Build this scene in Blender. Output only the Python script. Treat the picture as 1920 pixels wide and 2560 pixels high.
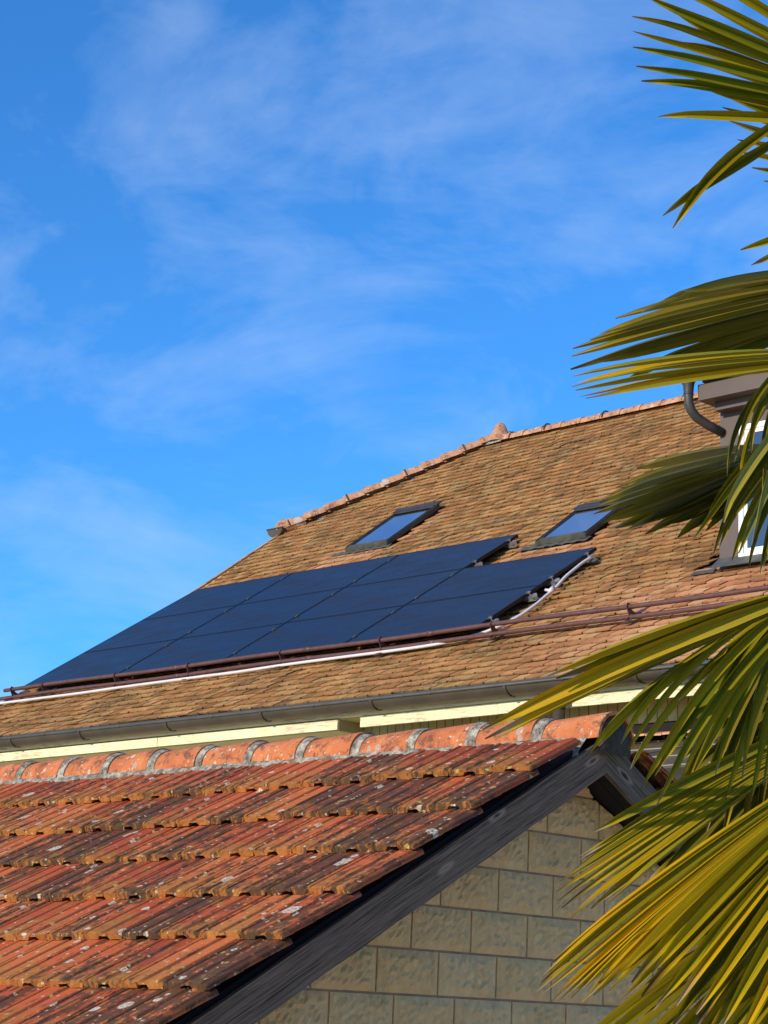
import bpy, math, random
import numpy as np
from mathutils import Vector, Matrix
rnd = random.Random(7)
R = math.radians
for o in list(bpy.data.objects): bpy.data.objects.remove(o)
sc = bpy.context.scene
col = sc.collection

# ------------------------------------------------------------------ camera
CR = Vector((0.99905643, -0.01009311, 0.0422418)); CU = Vector((-0.04343087, -0.2321756, 0.97170379)); CF = Vector((0, 0.97262152, 0.23239488))
CP = Vector((0, 0, 1.6)); FPX = 5321.67
cam = bpy.data.cameras.new('camera'); co = bpy.data.objects.new('camera', cam); col.objects.link(co)
m = Matrix((CR, CU, -CF)).transposed().to_4x4(); m.translation = CP
co.matrix_world = m
cam.sensor_fit = 'HORIZONTAL'; cam.sensor_width = 36; cam.lens = FPX/1920*36
cam.clip_end = 5000; cam.clip_start = .05
sc.camera = co
def at(px, py, d):
    return CP + d*(CF + CR*((px-960)/FPX) - CU*((py-1280)/FPX))

# ------------------------------------------------------------------ world, sun, exposure
SKX, SKZ = .2, .9
SUN_AZ, SUN_EL = R(-131), R(20)      # azimuth from +Y towards +X
sdir = Vector((math.cos(SUN_EL)*math.sin(SUN_AZ), math.cos(SUN_EL)*math.cos(SUN_AZ), math.sin(SUN_EL)))
w = bpy.data.worlds.new('World'); sc.world = w; w.use_nodes = True
nt = w.node_tree; N = nt.nodes; N.clear()
def node(tree, typ, **kw):
    n = tree.nodes.new(typ)
    for k, v in kw.items():
        if k.startswith('i_'):
            k = k[2:]; n.inputs[int(k) if k.isdigit() else k].default_value = v
        else: setattr(n, k, v)
    return n
sky = node(nt, 'ShaderNodeTexSky', sky_type='NISHITA', sun_disc=False, sun_elevation=SUN_EL, sun_rotation=SUN_AZ, altitude=400, air_density=1.0, dust_density=.3, ozone_density=3.0)
hs = node(nt, 'ShaderNodeHueSaturation'); hs.inputs['Saturation'].default_value = 1.0; hs.inputs['Value'].default_value = 1.0
tc = node(nt, 'ShaderNodeTexCoord')
mp = node(nt, 'ShaderNodeMapping'); mp.inputs['Location'].default_value = (SKX, .3, SKZ); mp.inputs['Scale'].default_value = (2.6, 2.0, 5.0); mp.inputs['Rotation'].default_value = (0, R(28), 0)
nz = node(nt, 'ShaderNodeTexNoise'); nz.inputs['Scale'].default_value = 1.9; nz.inputs['Detail'].default_value = 10; nz.inputs['Roughness'].default_value = .58; nz.inputs['Distortion'].default_value = .55
cr = node(nt, 'ShaderNodeValToRGB'); cr.color_ramp.elements[0].position = .47; cr.color_ramp.elements[1].position = .82
cr.color_ramp.elements[0].color = (0, 0, 0, 1); cr.color_ramp.elements[1].color = (.50, .50, .50, 1)
mx = node(nt, 'ShaderNodeMix', data_type='RGBA')
bg = node(nt, 'ShaderNodeBackground'); bg.inputs[1].default_value = .13
out = node(nt, 'ShaderNodeOutputWorld')
L = nt.links.new
mul = node(nt, 'ShaderNodeMix', data_type='RGBA', blend_type='MULTIPLY'); mul.inputs[0].default_value = 1; mul.inputs[7].default_value = (.34, .95, 1.52, 1)
L(sky.outputs[0], mul.inputs[6]); L(mul.outputs[2], hs.inputs['Color']); L(tc.outputs['Generated'], mp.inputs[0]); L(mp.outputs[0], nz.inputs[0])
nz2 = node(nt, 'ShaderNodeTexNoise'); nz2.inputs['Scale'].default_value = 5.5; nz2.inputs['Detail'].default_value = 8; nz2.inputs['Roughness'].default_value = .62; nz2.inputs['Distortion'].default_value = .8
mp2 = node(nt, 'ShaderNodeMapping'); mp2.inputs['Scale'].default_value = (2.2, 2.0, 3.6); mp2.inputs['Rotation'].default_value = (0, R(-24), 0); L(tc.outputs['Generated'], mp2.inputs[0]); L(mp2.outputs[0], nz2.inputs[0])
ad = node(nt, 'ShaderNodeMath', operation='MULTIPLY_ADD'); L(nz2.outputs[0], ad.inputs[0]); ad.inputs[1].default_value = .34
sb_ = node(nt, 'ShaderNodeMath', operation='SUBTRACT'); L(nz.outputs[0], sb_.inputs[0]); sb_.inputs[1].default_value = .15; L(sb_.outputs[0], ad.inputs[2]); L(ad.outputs[0], cr.inputs[0])
L(cr.outputs[0], mx.inputs[0]); L(hs.outputs[0], mx.inputs[6]); mx.inputs[7].default_value = (3.9, 5.1, 7.0, 1)
L(mx.outputs[2], bg.inputs[0]); L(bg.outputs[0], out.inputs[0])
sl = bpy.data.lights.new('sun', 'SUN'); sl.energy = 4.2; sl.angle = R(.5); sl.color = (1, .86, .66)
so = bpy.data.objects.new('sun', sl); col.objects.link(so); so.rotation_euler = (-sdir).to_track_quat('-Z', 'Y').to_euler(); so.location = (-10, -10, 20)
sc.view_settings.view_transform = 'Standard'; sc.view_settings.look = 'None'; sc.view_settings.gamma = 1; sc.view_settings.exposure = 0.2
sc.render.engine = 'CYCLES'
sc.cycles.max_bounces = 8

# ------------------------------------------------------------------ materials
MT = {}
def new_mat(name):
    mt = bpy.data.materials.new(name); mt.use_nodes = True; MT[name] = mt
    t = mt.node_tree; b = t.nodes['Principled BSDF']
    return mt, t, b
def ramp(t, pts, src=None, interp='LINEAR'):
    r = t.nodes.new('ShaderNodeValToRGB'); r.color_ramp.interpolation = interp
    e = r.color_ramp.elements
    while len(e) < len(pts): e.new(.5)
    for el, (p, c) in zip(e, pts):
        el.position = p; el.color = (*c, 1) if len(c) == 3 else c
    if src is not None: t.links.new(src, r.inputs[0])
    return r
def noise(t, scale, detail=4, rough=.6, vec=None, dist=0):
    n = node(t, 'ShaderNodeTexNoise'); n.inputs['Scale'].default_value = scale; n.inputs['Detail'].default_value = detail
    n.inputs['Roughness'].default_value = rough; n.inputs['Distortion'].default_value = dist
    if vec is not None: t.links.new(vec, n.inputs[0])
    return n
def coords(t, scale=(1, 1, 1), rot=(0, 0, 0)):
    c = node(t, 'ShaderNodeTexCoord'); mpp = node(t, 'ShaderNodeMapping'); mpp.inputs['Scale'].default_value = scale; mpp.inputs['Rotation'].default_value = rot
    t.links.new(c.outputs['Object'], mpp.inputs[0]); return mpp.outputs[0]
def mix(t, fac, a, b, mode='MIX'):
    n = node(t, 'ShaderNodeMix', data_type='RGBA', blend_type=mode)
    for i, v in ((0, fac), (6, a), (7, b)):
        if hasattr(v, 'is_linked') or isinstance(v, bpy.types.NodeSocket): t.links.new(v, n.inputs[i])
        else: n.inputs[i].default_value = v if i == 0 else (*v, 1)
    return n.outputs[2]
def math_(t, op, a, b=None, clamp=False):
    n = node(t, 'ShaderNodeMath', operation=op, use_clamp=clamp)
    for i, v in ((0, a), (1, b)):
        if v is None: continue
        if isinstance(v, bpy.types.NodeSocket): t.links.new(v, n.inputs[i])
        else: n.inputs[i].default_value = v
    return n.outputs[0]
def bump(t, b, h, strength, dist=.01):
    n = node(t, 'ShaderNodeBump'); n.inputs['Strength'].default_value = strength; n.inputs['Distance'].default_value = dist
    t.links.new(h, n.inputs['Height']); t.links.new(n.outputs[0], b.inputs['Normal'])
def attr(t, name):
    a = node(t, 'ShaderNodeAttribute'); a.attribute_name = name; return a
def simple(name, c, rough=.5, metal=0, var=.25, scale=8, bs=.2, dist=.004, coat=0, spec=.5):
    mt, t, b = new_mat(name)
    v = coords(t)
    n = noise(t, scale, 6, .6, v)
    r = ramp(t, [(.3, tuple(x*(1-var) for x in c)), (.7, tuple(min(1, x*(1+var)) for x in c))], n.outputs[0])
    t.links.new(r.outputs[0], b.inputs['Base Color'])
    b.inputs['Roughness'].default_value = rough; b.inputs['Metallic'].default_value = metal; b.inputs['Coat Weight'].default_value = coat
    b.inputs['Specular IOR Level'].default_value = spec
    n2 = noise(t, scale*6, 4, .6, v); bump(t, b, n2.outputs[0], bs, dist)
    return mt

def mat_front_tile():
    mt, t, b = new_mat('weathered_red_tile')
    v = coords(t)
    vs = coords(t, (9, 1.6, 1.6))        # streaks that run down the slope
    a = attr(t, 'tint')                   # r per-tile random, g front-edge crust, b per-tile dirt
    sep = node(t, 'ShaderNodeSeparateColor'); t.links.new(a.outputs[0], sep.inputs[0])
    n1 = noise(t, 2.2, 5, .6, vs)
    base = ramp(t, [(.0, (.16, .032, .010)), (.3, (.31, .054, .018)), (.55, (.45, .085, .026)), (.8, (.50, .125, .034)), (1, (.40, .15, .038))], math_(t, 'ADD', math_(t, 'MULTIPLY', sep.outputs[0], .62), math_(t, 'MULTIPLY', n1.outputs[0], .42)))
    # ochre crust of lichen
    n2 = noise(t, 9, 6, .7, v)
    och = ramp(t, [(.54, (0, 0, 0)), (.70, (1, 1, 1))], math_(t, 'ADD', n2.outputs[0], math_(t, 'MULTIPLY', sep.outputs[1], .26)))
    ochc = ramp(t, [(.3, (.16, .085, .02)), (.55, (.34, .16, .03)), (.75, (.42, .26, .05))], noise(t, 30, 5, .7, v).outputs[0])
    c = mix(t, math_(t, 'MULTIPLY', och.outputs[0], .66), base.outputs[0], ochc.outputs[0])
    # dark algae: streaky patches plus blotches
    n3 = noise(t, 3.3, 7, .72, vs, .6)
    n4 = noise(t, 21, 6, .7, v)
    dsum = math_(t, 'ADD', math_(t, 'ADD', math_(t, 'MULTIPLY', n3.outputs[0], .60), math_(t, 'MULTIPLY', n4.outputs[0], .40)), math_(t, 'MULTIPLY', math_(t, 'SUBTRACT', sep.outputs[2], .5), .17))
    dk = ramp(t, [(.512, (0, 0, 0)), (.560, (1, 1, 1))], dsum)
    c = mix(t, math_(t, 'MULTIPLY', dk.outputs[0], .86), c, (.050, .032, .018))
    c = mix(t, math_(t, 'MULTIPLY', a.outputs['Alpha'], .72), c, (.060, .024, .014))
    # grey film
    n5 = noise(t, 5, 6, .7, vs, .3)
    gy = ramp(t, [(.56, (0, 0, 0)), (.74, (1, 1, 1))], n5.outputs[0])
    c = mix(t, math_(t, 'MULTIPLY', gy.outputs[0], .35), c, (.20, .15, .11))
    # pale lichen rosettes
    nd = noise(t, 30, 3, .6, v)
    vv = node(t, 'ShaderNodeVectorMath', operation='ADD'); t.links.new(v, vv.inputs[0])
    sc_ = node(t, 'ShaderNodeVectorMath', operation='SCALE'); sc_.inputs['Scale'].default_value = .02; t.links.new(nd.outputs[1], sc_.inputs[0]); t.links.new(sc_.outputs[0], vv.inputs[1])
    for s, thr, rad, cc in ((7, .84, .30, (.56, .52, .41)), (15, .84, .30, (.60, .56, .45)), (40, .78, .34, (.52, .46, .30)), (22, .86, .30, (.42, .38, .10))):
        vo = node(t, 'ShaderNodeTexVoronoi'); vo.inputs['Scale'].default_value = s; t.links.new(vv.outputs[0], vo.inputs[0])
        s2 = node(t, 'ShaderNodeSeparateColor'); t.links.new(vo.outputs['Color'], s2.inputs[0])
        pick = math_(t, 'GREATER_THAN', s2.outputs[0], thr)
        lim = math_(t, 'MULTIPLY', s2.outputs[1], rad)
        inside = math_(t, 'LESS_THAN', vo.outputs['Distance'], math_(t, 'ADD', lim, .04))
        tex = ramp(t, [(.35, (.15, .15, .15)), (.6, (1, 1, 1))], noise(t, 90, 3, .7, v).outputs[0])
        f = math_(t, 'MULTIPLY', math_(t, 'MULTIPLY', pick, inside), tex.outputs[0])
        c = mix(t, f, c, cc)
    t.links.new(c, b.inputs['Base Color'])
    b.inputs['Roughness'].default_value = .82; b.inputs['Specular IOR Level'].default_value = .25
    h = math_(t, 'ADD', math_(t, 'MULTIPLY', noise(t, 60, 6, .75, v).outputs[0], .6), math_(t, 'MULTIPLY', n4.outputs[0], .5))
    bump(t, b, h, .55, .008)
    return mt
def mat_ridge_tile(nm_, ca, cb, cc_):
    mt, t, b = new_mat(nm_)
    v = coords(t)
    n1 = noise(t, 6, 6, .65, v)
    c = ramp(t, [(.3, ca), (.55, cb), (.75, cc_)], n1.outputs[0]).outputs[0]
    dk = ramp(t, [(.51, (0, 0, 0)), (.60, (1, 1, 1))], noise(t, 13, 7, .78, v, .4).outputs[0])
    c = mix(t, math_(t, 'MULTIPLY', dk.outputs[0], .7), c, (.06, .04, .035))
    nd = noise(t, 24, 3, .6, v)
    vv = node(t, 'ShaderNodeVectorMath', operation='ADD'); t.links.new(v, vv.inputs[0])
    sc_ = node(t, 'ShaderNodeVectorMath', operation='SCALE'); sc_.inputs['Scale'].default_value = .05; t.links.new(nd.outputs[1], sc_.inputs[0]); t.links.new(sc_.outputs[0], vv.inputs[1])
    for s, thr, rad, cc in ((5.5, .62, .42, (.50, .47, .40)), (13, .66, .40, (.36, .33, .28)), (22, .70, .38, (.58, .54, .44)), (45, .72, .36, (.62, .56, .40))):
        vo = node(t, 'ShaderNodeTexVoronoi'); vo.inputs['Scale'].default_value = s; t.links.new(vv.outputs[0], vo.inputs[0])
        s2 = node(t, 'ShaderNodeSeparateColor'); t.links.new(vo.outputs['Color'], s2.inputs[0])
        f = math_(t, 'MULTIPLY', math_(t, 'GREATER_THAN', s2.outputs[0], thr), math_(t, 'LESS_THAN', vo.outputs['Distance'], math_(t, 'MULTIPLY', s2.outputs[1], rad)))
        tex = ramp(t, [(.35, (.2, .2, .2)), (.6, (.9, .9, .9))], noise(t, 80, 3, .7, v).outputs[0])
        c = mix(t, math_(t, 'MULTIPLY', f, tex.outputs[0]), c, cc)
    t.links.new(c, b.inputs['Base Color']); b.inputs['Roughness'].default_value = .8; b.inputs['Specular IOR Level'].default_value = .3
    bump(t, b, noise(t, 70, 6, .7, v).outputs[0], .5, .006)
    return mt
def mat_far_tile():
    mt, t, b = new_mat('old_plain_tile')
    v = coords(t)
    a = attr(t, 'tint')                   # r random, g lower edge, b washed-clean amount
    sep = node(t, 'ShaderNodeSeparateColor'); t.links.new(a.outputs[0], sep.inputs[0])
    x = math_(t, 'ADD', math_(t, 'MULTIPLY', sep.outputs[0], .85), math_(t, 'MULTIPLY', noise(t, 1.1, 5, .6, v).outputs[0], .3))
    old = ramp(t, [(.1, (.20, .085, .034)), (.35, (.38, .155, .055)), (.6, (.53, .225, .080)), (.8, (.60, .30, .12)), (1, (.42, .26, .11))], x)
    cl = ramp(t, [(.1, (.44, .17, .08)), (.5, (.58, .26, .13)), (.9, (.62, .34, .18))], x)
    c = mix(t, sep.outputs[2], old.outputs[0], cl.outputs[0])
    keep = math_(t, 'SUBTRACT', 1.0, math_(t, 'MULTIPLY', sep.outputs[2], .85))
    n2 = noise(t, 16, 6, .75, v)
    lich = ramp(t, [(.50, (0, 0, 0)), (.66, (1, 1, 1))], math_(t, 'ADD', n2.outputs[0], math_(t, 'MULTIPLY', sep.outputs[1], .12)))
    c = mix(t, math_(t, 'MULTIPLY', math_(t, 'MULTIPLY', lich.outputs[0], .75), keep), c, (.30, .195, .055))
    n3 = noise(t, 1.4, 9, .78, coords(t, (1, 1.2, 1.2)), .5)
    dk = ramp(t, [(.47, (0, 0, 0)), (.60, (1, 1, 1))], n3.outputs[0])
    n3b = ramp(t, [(.42, (0, 0, 0)), (.56, (1, 1, 1))], noise(t, 28, 5, .7, v).outputs[0])
    c = mix(t, math_(t, 'MULTIPLY', math_(t, 'MULTIPLY', math_(t, 'MULTIPLY', dk.outputs[0], n3b.outputs[0]), .75), keep), c, (.075, .055, .035))
    sk = ramp(t, [(.53, (0, 0, 0)), (.62, (1, 1, 1))], noise(t, 55, 5, .8, coords(t, (1, 1.5, 1.5))).outputs[0])
    c = mix(t, math_(t, 'MULTIPLY', math_(t, 'MULTIPLY', sk.outputs[0], .62), keep), c, (.085, .050, .020))
    wl = ramp(t, [(.66, (0, 0, 0)), (.72, (1, 1, 1))], noise(t, 12, 4, .6, v, .8).outputs[0])
    c = mix(t, math_(t, 'MULTIPLY', wl.outputs[0], .55), c, (.50, .44, .30))
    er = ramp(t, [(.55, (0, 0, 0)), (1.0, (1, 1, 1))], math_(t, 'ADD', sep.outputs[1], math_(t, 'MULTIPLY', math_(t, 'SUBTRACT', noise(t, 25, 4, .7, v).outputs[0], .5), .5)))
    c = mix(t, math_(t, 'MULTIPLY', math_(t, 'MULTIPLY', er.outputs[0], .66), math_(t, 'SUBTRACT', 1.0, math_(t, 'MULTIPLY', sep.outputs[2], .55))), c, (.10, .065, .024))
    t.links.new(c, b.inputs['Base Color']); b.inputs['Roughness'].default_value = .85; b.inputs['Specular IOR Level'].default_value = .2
    bump(t, b, math_(t, 'ADD', n2.outputs[0], noise(t, 60, 4, .7, v).outputs[0]), .5, .01)
    return mt
def mat_block():
    mt, t, b = new_mat('split_face_block')
    v = coords(t)
    a = attr(t, 'tint'); sep = node(t, 'ShaderNodeSeparateColor'); t.links.new(a.outputs[0], sep.inputs[0])
    x = math_(t, 'ADD', math_(t, 'MULTIPLY', sep.outputs[0], .16), math_(t, 'ADD', math_(t, 'MULTIPLY', noise(t, 3, 6, .65, v).outputs[0], .7), .14))
    c = ramp(t, [(.25, (.78, .47, .20)), (.5, (.92, .59, .27)), (.75, (.94, .66, .34))], x).outputs[0]
    st = ramp(t, [(.52, (0, 0, 0)), (.70, (1, 1, 1))], noise(t, 9, 7, .72, v, .8).outputs[0])
    c = mix(t, math_(t, 'MULTIPLY', st.outputs[0], .32), c, (.33, .23, .095))
    t.links.new(c, b.inputs['Base Color']); b.inputs['Roughness'].default_value = .95; b.inputs['Specular IOR Level'].default_value = .15
    h = math_(t, 'ADD', noise(t, 22, 8, .8, coords(t, (1, 1.3, .6)), .7).outputs[0], math_(t, 'MULTIPLY', noise(t, 90, 4, .7, v).outputs[0], .3))
    bump(t, b, h, 1.0, .03)
    return mt
def mat_wood(name, c1, c2, scale=1.0):
    mt, t, b = new_mat(name)
    v = coords(t, (1.0*scale, 75*scale, 75*scale)); vo = coords(t)
    n = noise(t, 1.5, 8, .75, v, .9); n2 = noise(t, 5, 8, .7, v, .2)
    k = math_(t, 'ADD', math_(t, 'MULTIPLY', n.outputs[0], .5), math_(t, 'MULTIPLY', n2.outputs[0], .5))
    c = ramp(t, [(.40, c1), (.58, c2), (.8, tuple(min(1, x*1.35) for x in c2))], k).outputs[0]
    # knots
    w_ = coords(t, (2.0, 0, 7.0))
    wn = noise(t, 9, 4, .7, vo); wa = node(t, 'ShaderNodeVectorMath', operation='MULTIPLY_ADD'); t.links.new(wn.outputs[1], wa.inputs[0]); wa.inputs[1].default_value = (.12, 0, .12); t.links.new(w_, wa.inputs[2])
    vo2 = node(t, 'ShaderNodeTexVoronoi'); vo2.inputs['Scale'].default_value = 1.0; t.links.new(wa.outputs[0], vo2.inputs[0])
    kn = ramp(t, [(.04, (1, 1, 1)), (.09, (.0, .0, .0))], vo2.outputs['Distance'])
    rg = ramp(t, [(.07, (0, 0, 0)), (.11, (1, 1, 1)), (.17, (0, 0, 0))], vo2.outputs['Distance'])
    c = mix(t, math_(t, 'MULTIPLY', rg.outputs[0], .75), c, tuple(min(1, x*1.5) for x in c2))
    c = mix(t, math_(t, 'MULTIPLY', kn.outputs[0], .8), c, tuple(x*.4 for x in c1))
    t.links.new(c, b.inputs['Base Color']); b.inputs['Roughness'].default_value = .85; b.inputs['Specular IOR Level'].default_value = .2
    bump(t, b, math_(t, 'SUBTRACT', k, kn.outputs[0]), .7, .006)
    return mt
def mat_paint_wood():
    mt, t, b = new_mat('flaking_cream_paint')
    v = coords(t, (1, 1, 1)); vs = coords(t, (2.2, 20, 26))
    c = ramp(t, [(.3, (.70, .60, .34)), (.7, (.82, .73, .45))], noise(t, 3, 5, .6, v).outputs[0]).outputs[0]
    fl = ramp(t, [(.555, (0, 0, 0)), (.575, (1, 1, 1))], math_(t, 'ADD', math_(t, 'MULTIPLY', noise(t, 2.5, 8, .75, vs).outputs[0], .75), math_(t, 'MULTIPLY', noise(t, 1.2, 3, .5, v).outputs[0], .28)))
    c = mix(t, fl.outputs[0], c, (.50, .40, .27))
    t.links.new(c, b.inputs['Base Color']); b.inputs['Roughness'].default_value = .55
    bump(t, b, math_(t, 'MULTIPLY', fl.outputs[0], -1.0), .4, .003)
    return mt
def mat_leaf():
    mt, t, b = new_mat('palm_leaf')
    v = coords(t)
    a = attr(t, 'col')
    n = noise(t, 60, 5, .7, v)
    cx = node(t, 'ShaderNodeCombineXYZ'); t.links.new(math_(t, 'MULTIPLY', a.outputs['Alpha'], 7.0), cx.inputs[0])
    vv = node(t, 'ShaderNodeVectorMath', operation='MULTIPLY_ADD'); t.links.new(v, vv.inputs[0]); vv.inputs[1].default_value = (3, 3, 3); t.links.new(cx.outputs[0], vv.inputs[2])
    fb = noise(t, 2.0, 4, .6, vv.outputs[0])
    fr_ = ramp(t, [(.35, (.62, .62, .62)), (.65, (1.15, 1.15, 1.15))], fb.outputs[0])
    c = mix(t, math_(t, 'MULTIPLY', n.outputs[0], .5), a.outputs[0], mix(t, .5, a.outputs[0], (.05, .045, .002)))
    c = mix(t, 1.0, c, fr_.outputs[0], 'MULTIPLY')
    sp = ramp(t, [(.68, (0, 0, 0)), (.74, (1, 1, 1))], noise(t, 34, 4, .7, v).outputs[0])
    c = mix(t, math_(t, 'MULTIPLY', sp.outputs[0], .5), c, (.10, .055, .012))
    t.links.new(c, b.inputs['Base Color']); b.inputs['Roughness'].default_value = .5; b.inputs['Specular IOR Level'].default_value = .09
    tr = node(t, 'ShaderNodeBsdfTranslucent'); t.links.new(mix(t, .25, c, (.42, .42, .01), 'MIX'), tr.inputs[0])
    ms = node(t, 'ShaderNodeMixShader'); ms.inputs[0].default_value = .12
    t.links.new(b.outputs[0], ms.inputs[1]); t.links.new(tr.outputs[0], ms.inputs[2])
    t.links.new(ms.outputs[0], t.nodes['Material Output'].inputs[0])
    bump(t, b, fb.outputs[0], .35, .003)
    return mt
def mat_panel():
    mt, t, b = new_mat('panel_glass')
    v = coords(t)
    c = ramp(t, [(.3, (.010, .013, .026)), (.7, (.016, .020, .036))], noise(t, 2, 3, .5, v).outputs[0])
    t.links.new(c.outputs[0], b.inputs['Base Color']); b.inputs['Roughness'].default_value = .33
    n_ = noise(t, 1.3, 6, .65, coords(t, (1, 2.2, 1)), .6); r_ = ramp(t, [(.35, (.20, .20, .20)), (.7, (.46, .46, .46))], n_.outputs[0]); t.links.new(r_.outputs[0], b.inputs['Roughness'])
    c = ramp(t, [(.3, (.008, .010, .020)), (.75, (.022, .026, .042))], n_.outputs[0])
    t.links.new(c.outputs[0], b.inputs['Base Color'])
    b.inputs['Coat Weight'].default_value = .06; b.inputs['Coat Roughness'].default_value = .10; b.inputs['Specular IOR Level'].default_value = .12; b.inputs['Coat IOR'].default_value = 1.42
    return mt
def mat_mortar():
    mt, t, b = new_mat('lichen_mortar')
    v = coords(t)
    c = ramp(t, [(.36, (.07, .062, .050)), (.48, (.25, .22, .17)), (.62, (.55, .50, .39))], noise(t, 22, 7, .75, v).outputs[0]).outputs[0]
    ms = ramp(t, [(.62, (0, 0, 0)), (.68, (1, 1, 1))], noise(t, 5, 5, .6, v).outputs[0])
    c = mix(t, math_(t, 'MULTIPLY', ms.outputs[0], .7), c, (.09, .08, .02))
    t.links.new(c, b.inputs['Base Color']); b.inputs['Roughness'].default_value = .95
    bump(t, b, noise(t, 60, 6, .75, v).outputs[0], .9, .015)
    return mt
mat_front_tile(); mat_ridge_tile('ridge_terracotta', (.36, .10, .035), (.52, .16, .055), (.58, .24, .10)); mat_ridge_tile('pale_ridge_terracotta', (.34, .15, .075), (.50, .25, .135), (.58, .34, .20)); mat_far_tile(); mat_block(); mat_wood('dark_weathered_wood', (.016, .011, .008), (.24, .16, .11)); mat_wood('grey_weathered_wood', (.025, .018, .013), (.20, .15, .105)); mat_paint_wood(); mat_leaf(); mat_panel(); mat_mortar()
simple('mortar_joint', (.46, .29, .20), .95, var=.2, scale=20, bs=.5)
simple('dark_stone', (.05, .042, .03), .95, 0, .5, 25, 1, .02)
simple('shaded_boards', (.004, .003, .0025), .9)  # near-black puts the shade under the verge into the board colour
simple('gutter_metal', (.060, .046, .029), .55, .15, .3, 3, .08)
simple('gutter_lip', (.075, .078, .07), .6, .1, .25, 6, .05)
simple('soffit_paint', (.36, .31, .13), .6, var=.15, scale=4)
simple('house_render', (.55, .48, .36), .9, var=.1)
simple('panel_frame', (.012, .012, .014), .4, .3, .1)
simple('clamp_alu', (.62, .64, .62), .32, .85, .12)
simple('guard_pipe', (.105, .045, .036), .5, .1, .25, 12, .1)
simple('cable_white', (.62, .58, .58), .45, 0, .08)
simple('skylight_frame', (.06, .056, .050), .45, .35, .3, 6)
simple('skylight_sill', (.10, .10, .075), .6, .3, .35, 9, .3)
simple('lead_flashing', (.11, .11, .10), .6, .4, .3, 10, .4)
simple('dormer_sheet', (.100, .072, .060), .55, .15, .12, 3, .05)
simple('dormer_dark', (.055, .05, .048), .5, .25, .15)
simple('window_white', (.80, .80, .80), .4, 0, .03)
simple('mossy_terracotta', (.60, .30, .16), .8, 0, .25, 5, .4)
simple('canopy_frame', (.22, .22, .21), .6, .1, .1)
simple('ground_gravel', (.78, .60, .37), .95, 0, .35, 2, .6, .02)
simple('petiole_green', (.10, .13, .02), .5, 0, .3, 9)
simple('palm_fibre', (.075, .045, .022), .95, 0, .5, 14, 1, .03)
def glassy(name, c, rough=.03):
    mt, t, b = new_mat(name); b.inputs['Base Color'].default_value = (*c, 1); b.inputs['Roughness'].default_value = rough
    b.inputs['Coat Weight'].default_value = 1; b.inputs['Coat Roughness'].default_value = .02; b.inputs['Coat IOR'].default_value = 1.7; b.inputs['Specular IOR Level'].default_value = .9
glassy('skylight_glass', (.62, .66, .74)); MT['skylight_glass'].node_tree.nodes['Principled BSDF'].inputs['Metallic'].default_value = .97; glassy('window_glass', (.03, .035, .04)); simple('canopy_glass', (.11, .075, .035), .5, spec=.15)

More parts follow.
